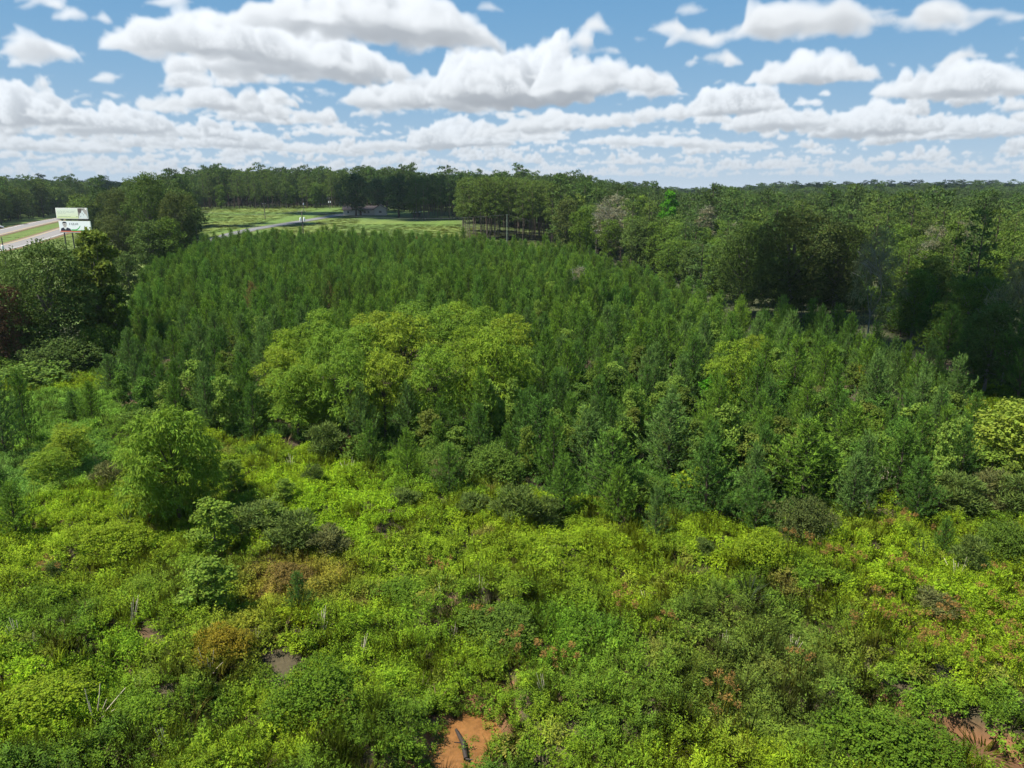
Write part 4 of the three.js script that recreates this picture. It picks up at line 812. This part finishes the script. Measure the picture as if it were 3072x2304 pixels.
// billboard: two posters on one dark steel frame
function poster(w, h, draw) {
  const c = document.createElement('canvas'); c.width = w; c.height = h; draw(c.getContext('2d'), w, h);
  const t = new THREE.CanvasTexture(c); t.colorSpace = THREE.SRGBColorSpace; return new THREE.MeshStandardMaterial({ map: t, roughness: 0.5 });
}
const upperPoster = poster(1024, 300, (g, w, h) => {
  const f = g.createLinearGradient(0, 0, 0, h); f.addColorStop(0, '#dfe6dc'); f.addColorStop(0.8, '#dae3c4'); f.addColorStop(1, '#c6d690'); g.fillStyle = f; g.fillRect(0, 0, w, h);
  const q = mulberry(5); g.fillStyle = '#9aa5a2';                                  // three lines of grey print too small to read, and one below
  for (const [y, x1] of [[80, 640], [118, 600], [156, 250]]) for (let x = 50; x < x1;) { const l = 18 + q() * 46; for (let k = 0; k < l; k += 9) g.fillRect(x + k, y + (q() < 0.3 ? -6 : 0), 5, q() < 0.3 ? 22 : 16); x += l + 14; }
  g.fillStyle = '#7d8b78'; for (let x = 60; x < 470; x += 10) g.fillRect(x, 238, 6, q() < 0.3 ? 20 : 14);
  g.beginPath(); g.arc(675, 250, 17, 0, 7); g.fill();
  g.fillStyle = '#85837f'; g.fillRect(720, 0, 304, h); g.fillStyle = '#5c5350'; g.beginPath(); g.ellipse(790, 60, 60, 75, 0.3, 0, 7); g.fill();   // grey photograph of two people, heads close together
  g.fillStyle = '#a7a29d'; g.beginPath(); g.ellipse(960, 130, 80, 110, 0, 0, 7); g.fill();
  g.fillStyle = '#d9e0e2'; g.beginPath(); g.moveTo(735, h); g.quadraticCurveTo(760, 150, 830, 130); g.quadraticCurveTo(850, 40, 880, 60); g.quadraticCurveTo(930, 120, 935, 160); g.quadraticCurveTo(1000, 170, 1015, h); g.fill();
  g.fillStyle = '#a9b2b6'; for (const [x, y] of [[800, 240], [900, 190], [860, 150]]) { g.beginPath(); g.ellipse(x, y, 16, 24, 0.5, 0, 7); g.fill(); }
  g.fillStyle = '#f3f2ee'; g.beginPath(); g.moveTo(960, 0); g.lineTo(1010, 0); g.lineTo(1010, 50); g.lineTo(970, 40); g.fill();
});
const lowerPoster = poster(1024, 320, (g, w, h) => {
  g.fillStyle = '#e9eef3'; g.fillRect(0, 0, w, h);
  g.fillStyle = '#3fae57'; g.beginPath(); g.moveTo(380, 240); g.lineTo(520, 240); g.quadraticCurveTo(620, 225, 680, 130); g.lineTo(700, 135); g.quadraticCurveTo(660, 230, 560, 268); g.lineTo(w, 250); g.lineTo(w, 290); g.lineTo(380, 290); g.fill();
  g.fillStyle = '#c4512b'; g.fillRect(0, 288, w, 32);
  g.fillStyle = '#1b2036'; g.beginPath(); g.moveTo(30, 288); g.quadraticCurveTo(20, 215, 70, 205); g.lineTo(130, 185); g.lineTo(240, 185); g.lineTo(330, 215); g.quadraticCurveTo(370, 240, 380, 288); g.fill();
  g.fillStyle = '#e8eaee'; g.beginPath(); g.moveTo(130, 183); g.lineTo(190, 270); g.lineTo(235, 183); g.fill(); g.fillStyle = '#5c7e64'; g.fillRect(180, 220, 18, 60);
  g.fillStyle = '#c9c4c2'; g.beginPath(); g.ellipse(180, 115, 64, 84, 0, 0, 7); g.fill();
  g.fillStyle = '#23232b'; g.beginPath(); g.ellipse(178, 52, 72, 42, 0, PI, 2 * PI); g.lineTo(248, 95); g.lineTo(236, 60); g.lineTo(122, 60); g.lineTo(106, 100); g.fill();
  g.lineWidth = 7; g.strokeStyle = '#23232b'; g.strokeRect(122, 88, 50, 30); g.strokeRect(188, 88, 50, 30); g.fillRect(172, 96, 16, 6);
  g.fillStyle = '#6a6467'; g.fillRect(173, 125, 14, 22); g.fillRect(152, 160, 58, 9);
  g.fillStyle = '#3a4250'; g.font = 'bold 84px serif'; g.fillText('FARAH', 330, 110); g.font = '26px sans-serif'; g.fillStyle = '#8a93a0'; g.fillRect(420, 132, 130, 6);
});
{
  const D = 236, c = at(216, 640, D), o = new THREE.Group(), g = land(c.x, c.z); addTop(o, 'billboard'); tag(o, 'double billboard with a pale green poster above a white portrait poster beside the highway', 'billboard');
  o.position.set(c.x, g, c.z); o.rotation.y = -0.22;
  const upper = at(216, 640, D).y - g, lower = at(216, 680, D).y - g, W = 11.6, dark = plain(0.06, 0.06, 0.065, 0.6), trim = plain(0.78, 0.78, 0.74);
  for (const [y, h, m, name] of [[upper, 3.3, upperPoster, 'upper_panel'], [lower, 3.5, lowerPoster, 'lower_panel']]) {
    const p = part(o, name, box(W, h, 0.3, 0, y, 0), trim), shift = name === 'lower_panel' ? 0.5 : 0; p.position.x = shift;
    part(p, 'poster', new THREE.PlaneGeometry(W - 0.3, h - 0.24).translate(0, y, 0.156), m);
    part(p, 'frame', joined([box(W + 0.1, 0.14, 0.4, 0, y - h / 2 - 0.07, 0), box(W, 0.5, 0.12, 0, y, -0.22)]), dark);
  }
  part(o, 'catwalk', box(W, 0.08, 0.9, 0, upper - 2.02, -0.75), dark);
  for (const x of [-4.4, -1.4, 1.6, 4.6]) part(o, 'post', new THREE.CylinderGeometry(0.16, 0.2, upper + 1.6, 10).translate(x, (upper + 1.6) / 2 - 0.3, -0.5), dark);
}

// ---------- the weedy ground in front ----------
const patches = [   // where a sort of weed takes over, by the photograph's pixels: [px, py, radius in metres, colour, weight]
  [330, 1560, 5, [0.21, 0.33, 0.012], 1], [300, 1680, 6, [0.22, 0.31, 0.015], 0.9], [950, 1480, 4, [0.22, 0.33, 0.012], 1], [1060, 1600, 5, [0.21, 0.335, 0.012], 0.9], [2520, 1720, 3.5, [0.22, 0.32, 0.012], 0.75], [2880, 1880, 4, [0.205, 0.31, 0.012], 0.7],
  [130, 2180, 2.6, [0.22, 0.34, 0.012], 1], [560, 1810, 3, [0.15, 0.23, 0.02], 0.8], [1800, 1700, 4, [0.22, 0.31, 0.012], 0.8], [1560, 1780, 4, [0.2, 0.29, 0.014], 0.6], [2170, 1660, 3, [0.2, 0.3, 0.012], 0.7], [900, 1790, 3, [0.24, 0.18, 0.03], 0.7],
  [640, 2000, 2.5, [0.25, 0.23, 0.02], 0.7], [1700, 1980, 3, [0.1, 0.21, 0.015], 0.8], [2300, 2000, 4, [0.13, 0.18, 0.03], 0.7], [2200, 2160, 3, [0.14, 0.19, 0.025], 0.6], [150, 1280, 9, [0.16, 0.29, 0.035], 1], [60, 1460, 6, [0.15, 0.29, 0.05], 0.9],
  [1200, 2000, 3, [0.17, 0.28, 0.015], 0.6], [480, 2000, 3, [0.15, 0.27, 0.015], 0.6], [2600, 1620, 2.5, [0.22, 0.3, 0.02], 0.8], [1250, 1440, 4, [0.13, 0.26, 0.02], 0.7], [1850, 2150, 3, [0.15, 0.24, 0.02], 0.5], [1250, 1720, 3, [0.2, 0.29, 0.015], 0.6],
].map(([px, py, r, c, w]) => { const s = spot(px, py); return [s.x, s.z, r, c, w]; });
function weedColor(x, z) {
  const n = fbm2(x * 0.28, z * 0.28, 91, 3), m = fbm2(x * 0.75, z * 0.75, 95, 2);
  let c = [lerp(0.12, 0.232, smooth(0.32, 0.64, n)), lerp(0.205, 0.325, smooth(0.32, 0.64, n)), lerp(0.016, 0.011, n)];
  if (m > 0.62) c = [c[0] * 0.72, c[1] * 0.78, c[2]]; else if (m < 0.3) { const k = smooth(0.3, 0.18, m); c = [lerp(c[0], 0.2, k), lerp(c[1], 0.19, k), lerp(c[2], 0.035, k)]; }
  for (const [a, b, r, q, w] of patches) { const k = w * smooth(1.25, 0.5, hypot(x - a, z - b) / r); if (k > 0) c = c.map((v, i) => lerp(v, q[i], k)); }
  return c;
}
{
  const leafy = [0, 1, 2, 3, 4].map((k) => { const l = [[0, 0.12, 0, 0.3], [0.16, 0.16, 0.1, 0.22], [-0.14, 0.14, 0.12, 0.22], [0.02, 0.18, -0.18, 0.2]]; return leafyCrown(500 + k, l, 46 + 6 * k, { len: [0.082, 0.07, 0.1, 0.062, 0.12][k], wid: [0.042, 0.04, 0.038, 0.036, 0.026][k], per: 5, droop: 0.15, spread: 0.1, flat: 0.8, jitter: 0.3, low: 0.15, shell: 0.5 }); });
  const stems = [0, 1].map((k) => { const L = new Leaves(520 + k); for (let s = 0; s < 5; s++) { const a = L.r() * 6.3, q = 0.2 * L.r(), h = 0.5 + 0.45 * L.r(); for (let m = 0; m < 20; m++) { const t = m / 20, b = m * 2.4, d = V(cos(b), 0.55, sin(b)).normalize(), sd = V(-sin(b), 0, cos(b)); L.quad(cos(a) * q * (1 + t), h * t, sin(a) * q * (1 + t), d, sd, 0.15 * (1.1 - 0.6 * t), 0.04, L.tint([1, 1, 1], 0.25)); } } return L.geometry(); });
  const grass = [tuft(530, 34, 0.75, 0.5, 0.7, [1, 1, 1]), tuft(531, 26, 1.0, 0.35, 0.45, [1, 1, 1]), tuft(532, 40, 0.55, 0.6, 1.0, [1, 1, 1])];
  const lists = leafy.map(() => []), upright = [[], []], blades = [[], [], []], dry = [[], []];
  for (let k = 0; k < 82000; k++) {
    const a = (R() - 0.5) * 1.72, r = 14 + 71 * pow(R(), 0.72), x = sin(a) * r, z = -cos(a) * r, q = R(), j = R(), w = R(), t = R() * 6.3, e = R();
    const wet = inPool(x, z); if (wet < 0.98 + 0.16 * w && (q > 0.4 || e < 0.3)) continue;
    const px = 1536 + FOCAL * tan(a), wood_ = inside(PLANTATION, x, z);
    if (wood_ && (r > 66 || q < 0.45)) continue;
    if (!free(x, z, -0.25)) { if (q < 0.6) continue; }
    const bare = fbm2(x * 0.45, z * 0.45, 97, 2), vein = abs(fbm2(x * 0.55, z * 0.55, 33, 2) - 0.5); if ((bare < 0.24 && q < 0.8) || (vein < 0.022 && q < 0.85)) continue;
    const c0 = weedColor(x, z), jit = 0.72 + 0.5 * j, c = wood_ ? [0.09 * jit, 0.185 * jit, 0.025] : c0.map((v) => v * jit * 1.2), y = ground(x, z) + mound(x, z) * 0.12;
    const grassy = fbm2(x * 0.35, z * 0.35, 99, 2) + (px > 1900 ? 0.09 : 0);
    if (e < (grassy > 0.55 ? 0.36 : 0.11)) blades[floor(w * 3)].push({ x, y, z, s: 0.75 + 0.6 * q, turn: t, c: [c[0] * 1.05, c[1] * 0.95, c[2] * 1.4] });
    else if (e > 0.972) dry[floor(w * 2)].push({ x, y, z, s: 0.6 + 0.5 * q, turn: t, tx: (w - 0.5) * 1.2, c: [0.3 + 0.1 * w, 0.24 + 0.08 * w, 0.14] });
    else if (e > 0.86) upright[floor(w * 2)].push({ x, y, z, s: 0.7 + 0.5 * q, turn: t, c });
    else lists[floor(w * 5)].push({ x, y: y + 0.05 + 0.35 * max(0, j - 0.72), z, s: (0.45 + 0.75 * q * q) * (1 + r / 150), turn: t, tx: (j - 0.5) * 0.5, tz: (w - 0.5) * 0.5, c });
  }
  const lane = plot([[80, 1340], [150, 1255], [330, 1130], [400, 1160], [310, 1290], [250, 1490], [40, 1580], [-60, 1480]]);
  for (let k = 0; k < 16000; k++) {
    const a = -0.62 + 0.4 * R(), r = 36 + 50 * R(), x = sin(a) * r, z = -cos(a) * r, q = R(), w = R(), j = 0.75 + 0.45 * R();
    if (!inside(lane, x, z) || !free(x, z, -0.3)) continue;
    lists[floor(w * 5)].push({ x, y: ground(x, z), z, s: 0.6 + 0.6 * q, turn: q * 40, c: [0.18 * j, 0.335 * j, 0.03] });
  }
  const o = stuff('weeds', 'dense leafy weeds and vines covering the wet ground in front', 'weeds');
  lists.forEach((l, k) => scatter('leafy_weeds', o, leafy[k], M.any, l));
  upright.forEach((l, k) => scatter('upright_weeds', o, stems[k], M.any, l));
  const g = stuff('tall_grass', 'tufts of tall grass and sedge among the weeds', 'grass');
  blades.forEach((l, k) => scatter('grass_tufts', g, grass[k], M.any, l));
  dry.forEach((l, k) => scatter('dry_stems', g, tuft(540 + k, 12, 0.9, 0.5, 0.8, [1, 1, 1], { wid: 0.03 }), M.any, l));
  // rough herbs and grass of the hay field and the highway verges
  const f = stuff('field_grass', 'rough grass of the hay field, the lawn edge and the highway verge', 'grass'), fl = [[], []];
  for (let k = 0; k < 15000; k++) {
    const left = R() < 0.2, a = left ? -0.62 + 0.19 * R() : -0.42 + 0.5 * R(), r = left ? 125 + 250 * R() : 200 + 275 * R(), x = sin(a) * r, z = -cos(a) * r, n = fbm2(x * 0.05, z * 0.05, 21, 3);
    if (inside(PLANTATION, x, z) || abs(sideOf(HIGHWAY_NEAR, x, z)) < 7.5 || abs(sideOf(HIGHWAY_FAR, x, z)) < 7.5) continue;
    if (ROAD.some((p, i) => i && abs(sideOf([ROAD[i - 1], p], x, z)) < 5.5) && a < -0.15) continue;
    const lawn = !left && a > -0.2 && r > 325;
    if (lawn || (left && R() < 0.5)) continue;
    const q = R(); fl[floor(R() * 2)].push({ x, y: ground(x, z), z, s: 0.7 + 0.6 * q, sy: 0.12 + 0.14 * R(), turn: R() * 6, c: [lerp(0.135, 0.2, smooth(0.4, 0.66, n)) + 0.04 * q, lerp(0.215, 0.25, smooth(0.4, 0.66, n)) + 0.04 * q, 0.03] });
  }
  fl.forEach((l, k) => scatter('grass_tufts', f, tuft(550 + k, 34, 0.9, 3, 1.3, [1, 1, 1], { wid: 0.14 }), M.any, l));
}
// clumps of brown-headed sedge
{
  const sedge = [0, 1, 2].map((k) => {
    const o = new THREE.Group(), L = new Leaves(600 + k), n = 5 + k * 2; o.name = 'sedge_clump';
    part(o, 'blades', tuft(610 + k, 46, 1.0, 0.8, 0.75, [1, 1, 1], { wid: 0.03 }), M.bladeGold);
    for (let s = 0; s < n; s++) {
      const a = L.r() * 6.3, q = 0.1 + 0.4 * L.r(), h = 1.1 + 0.45 * L.r(), x = cos(a) * q, z = sin(a) * q;
      L.blade(x * 0.3, 0, z * 0.3, V(x * 0.7, h, z * 0.7).normalize(), V(0, 0, 1), h, 0.02, [0.7, 0.9, 0.4]);
      for (let m = 0; m < 34; m++) { const u = L.unit(), d = V(u.x, u.y * 0.6 + 0.15, u.z).normalize(); L.quad(x + u.x * 0.035, h + u.y * 0.035, z + u.z * 0.035, d, aside(d, L), 0.1, 0.026, L.tint([1, 1, 1], 0.35)); }
    }
    part(o, 'seed_heads', L.geometry(), M.seed); return o;
  });
  const list = [[2960, 1960], [2900, 2010], [2350, 1725], [2415, 1745], [2460, 1760], [1545, 2050], [1620, 2065], [1655, 2090], [1870, 1955], [2545, 1985], [2720, 2075], [2770, 2090], [3015, 2010], [2995, 2110], [2835, 1965], [2765, 1965], [460, 1610], [165, 1800], [1440, 1950], [1330, 1850], [2150, 2200], [2165, 2300], [2640, 2010], [2680, 1850], [2560, 1810], [2905, 1775], [2700, 1690], [2640, 1700], [3050, 1900], [2870, 1920], [2930, 1890], [3000, 1930], [2800, 2020], [2850, 2060], [3040, 2060], [2690, 1930], [2620, 1930], [2740, 1860], [2480, 1800], [2380, 2090], [2900, 2120], [1990, 1990], [1720, 2060], [2810, 1690], [2960, 1840]];
  list.forEach(([px, py], k) => { const s = spot(px, py), q = 0.85 + 0.4 * R(), named = { 5: 'left one of the sedge clumps above the orange puddle', 16: 'reddish brown sedge clump left of the broad willow', 17: 'sedge clump below the small round grey-green shrub at the left' }[k]; plant(sedge[k % 3], s.x, s.z, q, q, R() * 6, named ?? 'sedge clump with rusty brown seed heads in the wet weeds at the right', 'sedge', named ? undefined : px > 1300 ? 'brown-headed sedge clumps' : undefined); });
}
// strap-leaved tussocks and rushes
{
  const kinds = [tuft(620, 46, 1.25, 0.6, 0.6, [1, 1, 1], { wid: 0.05 }), tuft(621, 90, 0.9, 0.7, 0.75, [1, 1, 1], { wid: 0.016 }), tuft(622, 70, 1.0, 1.0, 1.15, [1, 1, 1], { wid: 0.04 }), tuft(623, 60, 1.3, 0.5, 0.14, [1, 1, 1], { wid: 0.03 })];
  const mats = { blue: leafMat(0.16, 0.24, 0.12, 0.35), green: M.blade, gold: M.bladeGold, rush: leafMat(0.13, 0.17, 0.05, 0.3) }, protos = {};
  for (const [px, py, k, q, mat, label] of [
    [2240, 1860, 0, 1.1, 'blue', 'pale bluish strap-leaved tussock with dry skirts in the right weeds'], [2760, 1745, 0, 1, 'blue', 'pale strap-leaved tussock beside the small pine at the right'], [2945, 2250, 2, 1.25, 'gold', 'yellow-green sedge tussock hanging over the mud channel'], [590, 2265, 1, 1.5, 'rush', 'wide rush tussock with dry edges in the bottom left'],
    [1490, 2215, 1, 0.7, 'rush', 'rush tussock on the right bank of the orange puddle'], [1330, 2320, 1, 1.0, 'rush', 'brownish rush tussock at the front of the orange puddle'], [1400, 2325, 0, 0.6, 'green', 'dark green upright tussock in the orange puddle'], [1700, 2050, 2, 0.9, 'green', 'arching green tussock below the brown sedge heads'],
    [1480, 1890, 3, 1.1, 'rush', 'dark upright weed clump in the middle of the weeds'], [2120, 2110, 1, 0.9, 'rush', 'rush tussock with brown foot in the right foreground'], [2000, 2290, 1, 0.9, 'rush', 'rush tussock at the lower edge right of the middle'], [2370, 1690, 3, 0.9, 'green', 'upright green clump right of the evergreen bush'],
    [650, 1430, 3, 1, 'green', 'tall reeds at the edge of the pines right of the broad willow'], [790, 1400, 3, 1, 'green', 'reeds below the left side of the middle clump'], [930, 1430, 0, 0.9, 'green', 'broad-leaved reeds before the middle clump'], [385, 1600, 0, 0.8, 'blue', 'grey-green strap-leaved clump left of the broad willow'],
    [1900, 1930, 1, 0.9, 'green', 'fine green rush mound in the middle right weeds'], [1160, 2270, 1, 0.7, 'green', 'short rush tuft left of the orange puddle'], [2480, 2000, 2, 1, 'gold', 'arching yellowish tussock in the right weeds'], [2620, 1640, 3, 0.8, 'gold', 'upright yellowish tussock under the dark front pine'],
  ]) {
    const s = spot(px, py), key = k + mat;
    if (!protos[key]) { const o = new THREE.Group(); o.name = 'grass_tussock'; part(o, 'blades', kinds[k], mats[mat]); part(o, 'dry_skirt', tuft(640 + k, 26, 0.6, 1.1, 1.5, [1, 1, 1], { wid: 0.03 }), M.straw); protos[key] = o; }
    plant(protos[key], s.x, s.z, q, q, R() * 6, label, 'tussock');
    used.push([s.x, s.z, 0.3]);
  }
}
// bleached dead stalks
{
  const protos = [0, 1, 2].map((k) => { const r = mulberry(660 + k), list = [], o = new THREE.Group(); o.name = 'dead_stalks'; for (let m = 0; m < 11; m++) { const a = r() * 2.2 + k, e = 0.1 + 1.3 * r() * r(), l = 0.4 + 0.9 * r(), d = V(cos(a) * e, 1, sin(a) * e).normalize(); limb(list, V(cos(a) * 0.1, 0.05, sin(a) * 0.1), V(cos(a) * 0.1, 0, sin(a) * 0.1).addScaledVector(d, l), 0.016, 0.008, 4); } part(o, 'stems', joined(list), plain(0.6, 0.51, 0.38)); part(o, 'dry_leaves', tuft(670 + k, 24, 0.8, 0.6, 1.4, [1, 1, 1], { wid: 0.035 }), M.straw); return o; });
  for (const [px, py, q, label] of [[400, 1955, 1.1, 'largest heap of bleached dead stalks in the lower left weeds'], [68, 1985, 0.9, 'bleached stalks near the left edge'], [112, 2015, 0.7, 'flattened tan stalks below those near the left edge'], [635, 2075, 1.0, 'upright dead stalks before the golden-orange bush'], [775, 1990, 0.7, 'small white star of dead stalks right of the golden-orange bush'], [285, 2185, 1.3, 'long leaning pale canes above the lower left corner'], [415, 2110, 0.7, 'broken tan stalks left of the golden-orange bush'],
    [965, 1960, 1.0, 'tangle of dead stalks below the lone lower pine'], [1085, 2000, 0.8, 'curved white dead stem in the middle weeds'], [1360, 1960, 0.8, 'forked white dead stem right of the middle'], [1440, 1850, 0.7, 'short broken stick beside the dark upright clump'], [2165, 2000, 0.7, 'pale dead stems in the right middle weeds'], [2370, 1990, 0.8, 'stubby dead stems on the bare patch'], [2860, 1805, 1.0, 'grey dead stems below the low grey shrub'], [2930, 1795, 0.7, 'short tan stems right of the low grey shrub'], [3050, 1835, 1.0, 'pointed dead leaf sheaf at the right edge'],
    [2650, 1540, 1.7, 'tall dry canes at the foot of the dark front pine'], [2600, 1570, 1.3, 'dry leaning canes left of the tall ones under the front pines'], [1050, 1480, 1.0, 'brown heap of dead brush before the two lone pines'], [1500, 1600, 0.8, 'dead stalks among the feathery shrubs'], [880, 1440, 1.0, 'dry upright stalks among the reeds'], [1330, 1870, 0.6, 'tan stick in the middle weeds'], [1940, 1850, 0.7, 'single pale stump of stalks right of the middle'], [700, 2010, 0.6, 'low pale stalks on the right of the golden-orange bush'], [1640, 2180, 0.9, 'grey heap of dead stems right of the orange puddle'], [520, 2290, 0.9, 'dry straw beside the wide rush tussock']]) {
    const s = spot(px, py); plant(protos[floor(R() * 3)], s.x, s.z, q, q, R() * 6, label, 'dead stalks');
  }
}
{ // the log in the puddle
  const a = spot(1368, 2185), b = spot(1398, 2275), p = V(a.x, -0.05, a.z), q = V(b.x, -0.02, b.z), mid = p.clone().lerp(q, 0.5).add(V(0.08, 0.03, 0)), list = [], o = new THREE.Group();
  limb(list, p, mid, 0.05, 0.09, 9); limb(list, mid, q, 0.09, 0.075, 9); limb(list, mid, mid.clone().add(V(-0.3, 0.12, 0.1)), 0.03, 0.015, 5); limb(list, q, q.clone().add(V(0.25, 0.1, 0.15)), 0.035, 0.012, 5);
  addTop(o, 'log'); tag(o, 'dark wet log lying in the orange puddle', 'log'); part(o, 'wood', joined(list), plain(0.05, 0.035, 0.025, 0.6, { map: BARK }));
}

// ---------- the clouds overhead whose shade lies on the oaks, the house lawn and the far ridges ----------
{
  const high = 700, white = plain(0.9, 0.9, 0.9, 1);
  for (const [x, z, rx, rz, turn, seed, size, label] of [[54, -92, 46, 26, 0.3, 1, 6, 'broken cumulus overhead that shades the oaks'], [55, -67, 24, 13, 0.2, 5, 5, 'small cumulus overhead that shades the right edge'], [-50, -378, 66, 30, 0.1, 2, 8, 'broken cumulus overhead that shades the house lawn'], [-122, -302, 44, 19, -0.5, 6, 6, 'small cumulus overhead that shades the field slope'], [480, -980, 340, 150, 0.35, 3, 26, 'cumulus cloud that shades the ridge on the right'], [-400, -690, 170, 90, 0, 4, 18, 'cumulus cloud that shades the ridge on the left']]) {
    const r = mulberry(900 + seed), list = [], cx = x + SUN.x / SUN.y * high, cz = z + SUN.z / SUN.y * high, n = floor((size > 10 ? 2.6 : size > 7 ? 1.5 : size > 5 && x > 0 ? 0.45 : 0.75) * rx * rz / (size * size));
    for (let k = 0; k < n; k++) { const a = r() * 6.3, q = pow(r(), 0.62), s = size * (0.7 + 0.6 * r()), u = cos(a) * q * rx, v = sin(a) * q * rz, g = new THREE.IcosahedronGeometry(s, 2); const p = g.attributes.position; for (let i = 0; i < p.count; i++) { const w = V().fromBufferAttribute(p, i), m = 0.85 + 0.35 * fbm2(w.x / s * 2 + k, w.y / s * 2 + w.z / s * 1.3, 7, 2); p.setXYZ(i, w.x * m, max(-0.3 * s, w.y * m), w.z * m); } g.translate(u * cos(turn) - v * sin(turn), (r() - 0.3) * s, u * sin(turn) + v * cos(turn)); list.push(g); }
    const g = joined(list); g.computeVertexNormals(); const m = structure('cloud', g, white, label, 'cloud'); m.position.set(cx, high, cz);
  }
}

renderer.render(scene, camera);
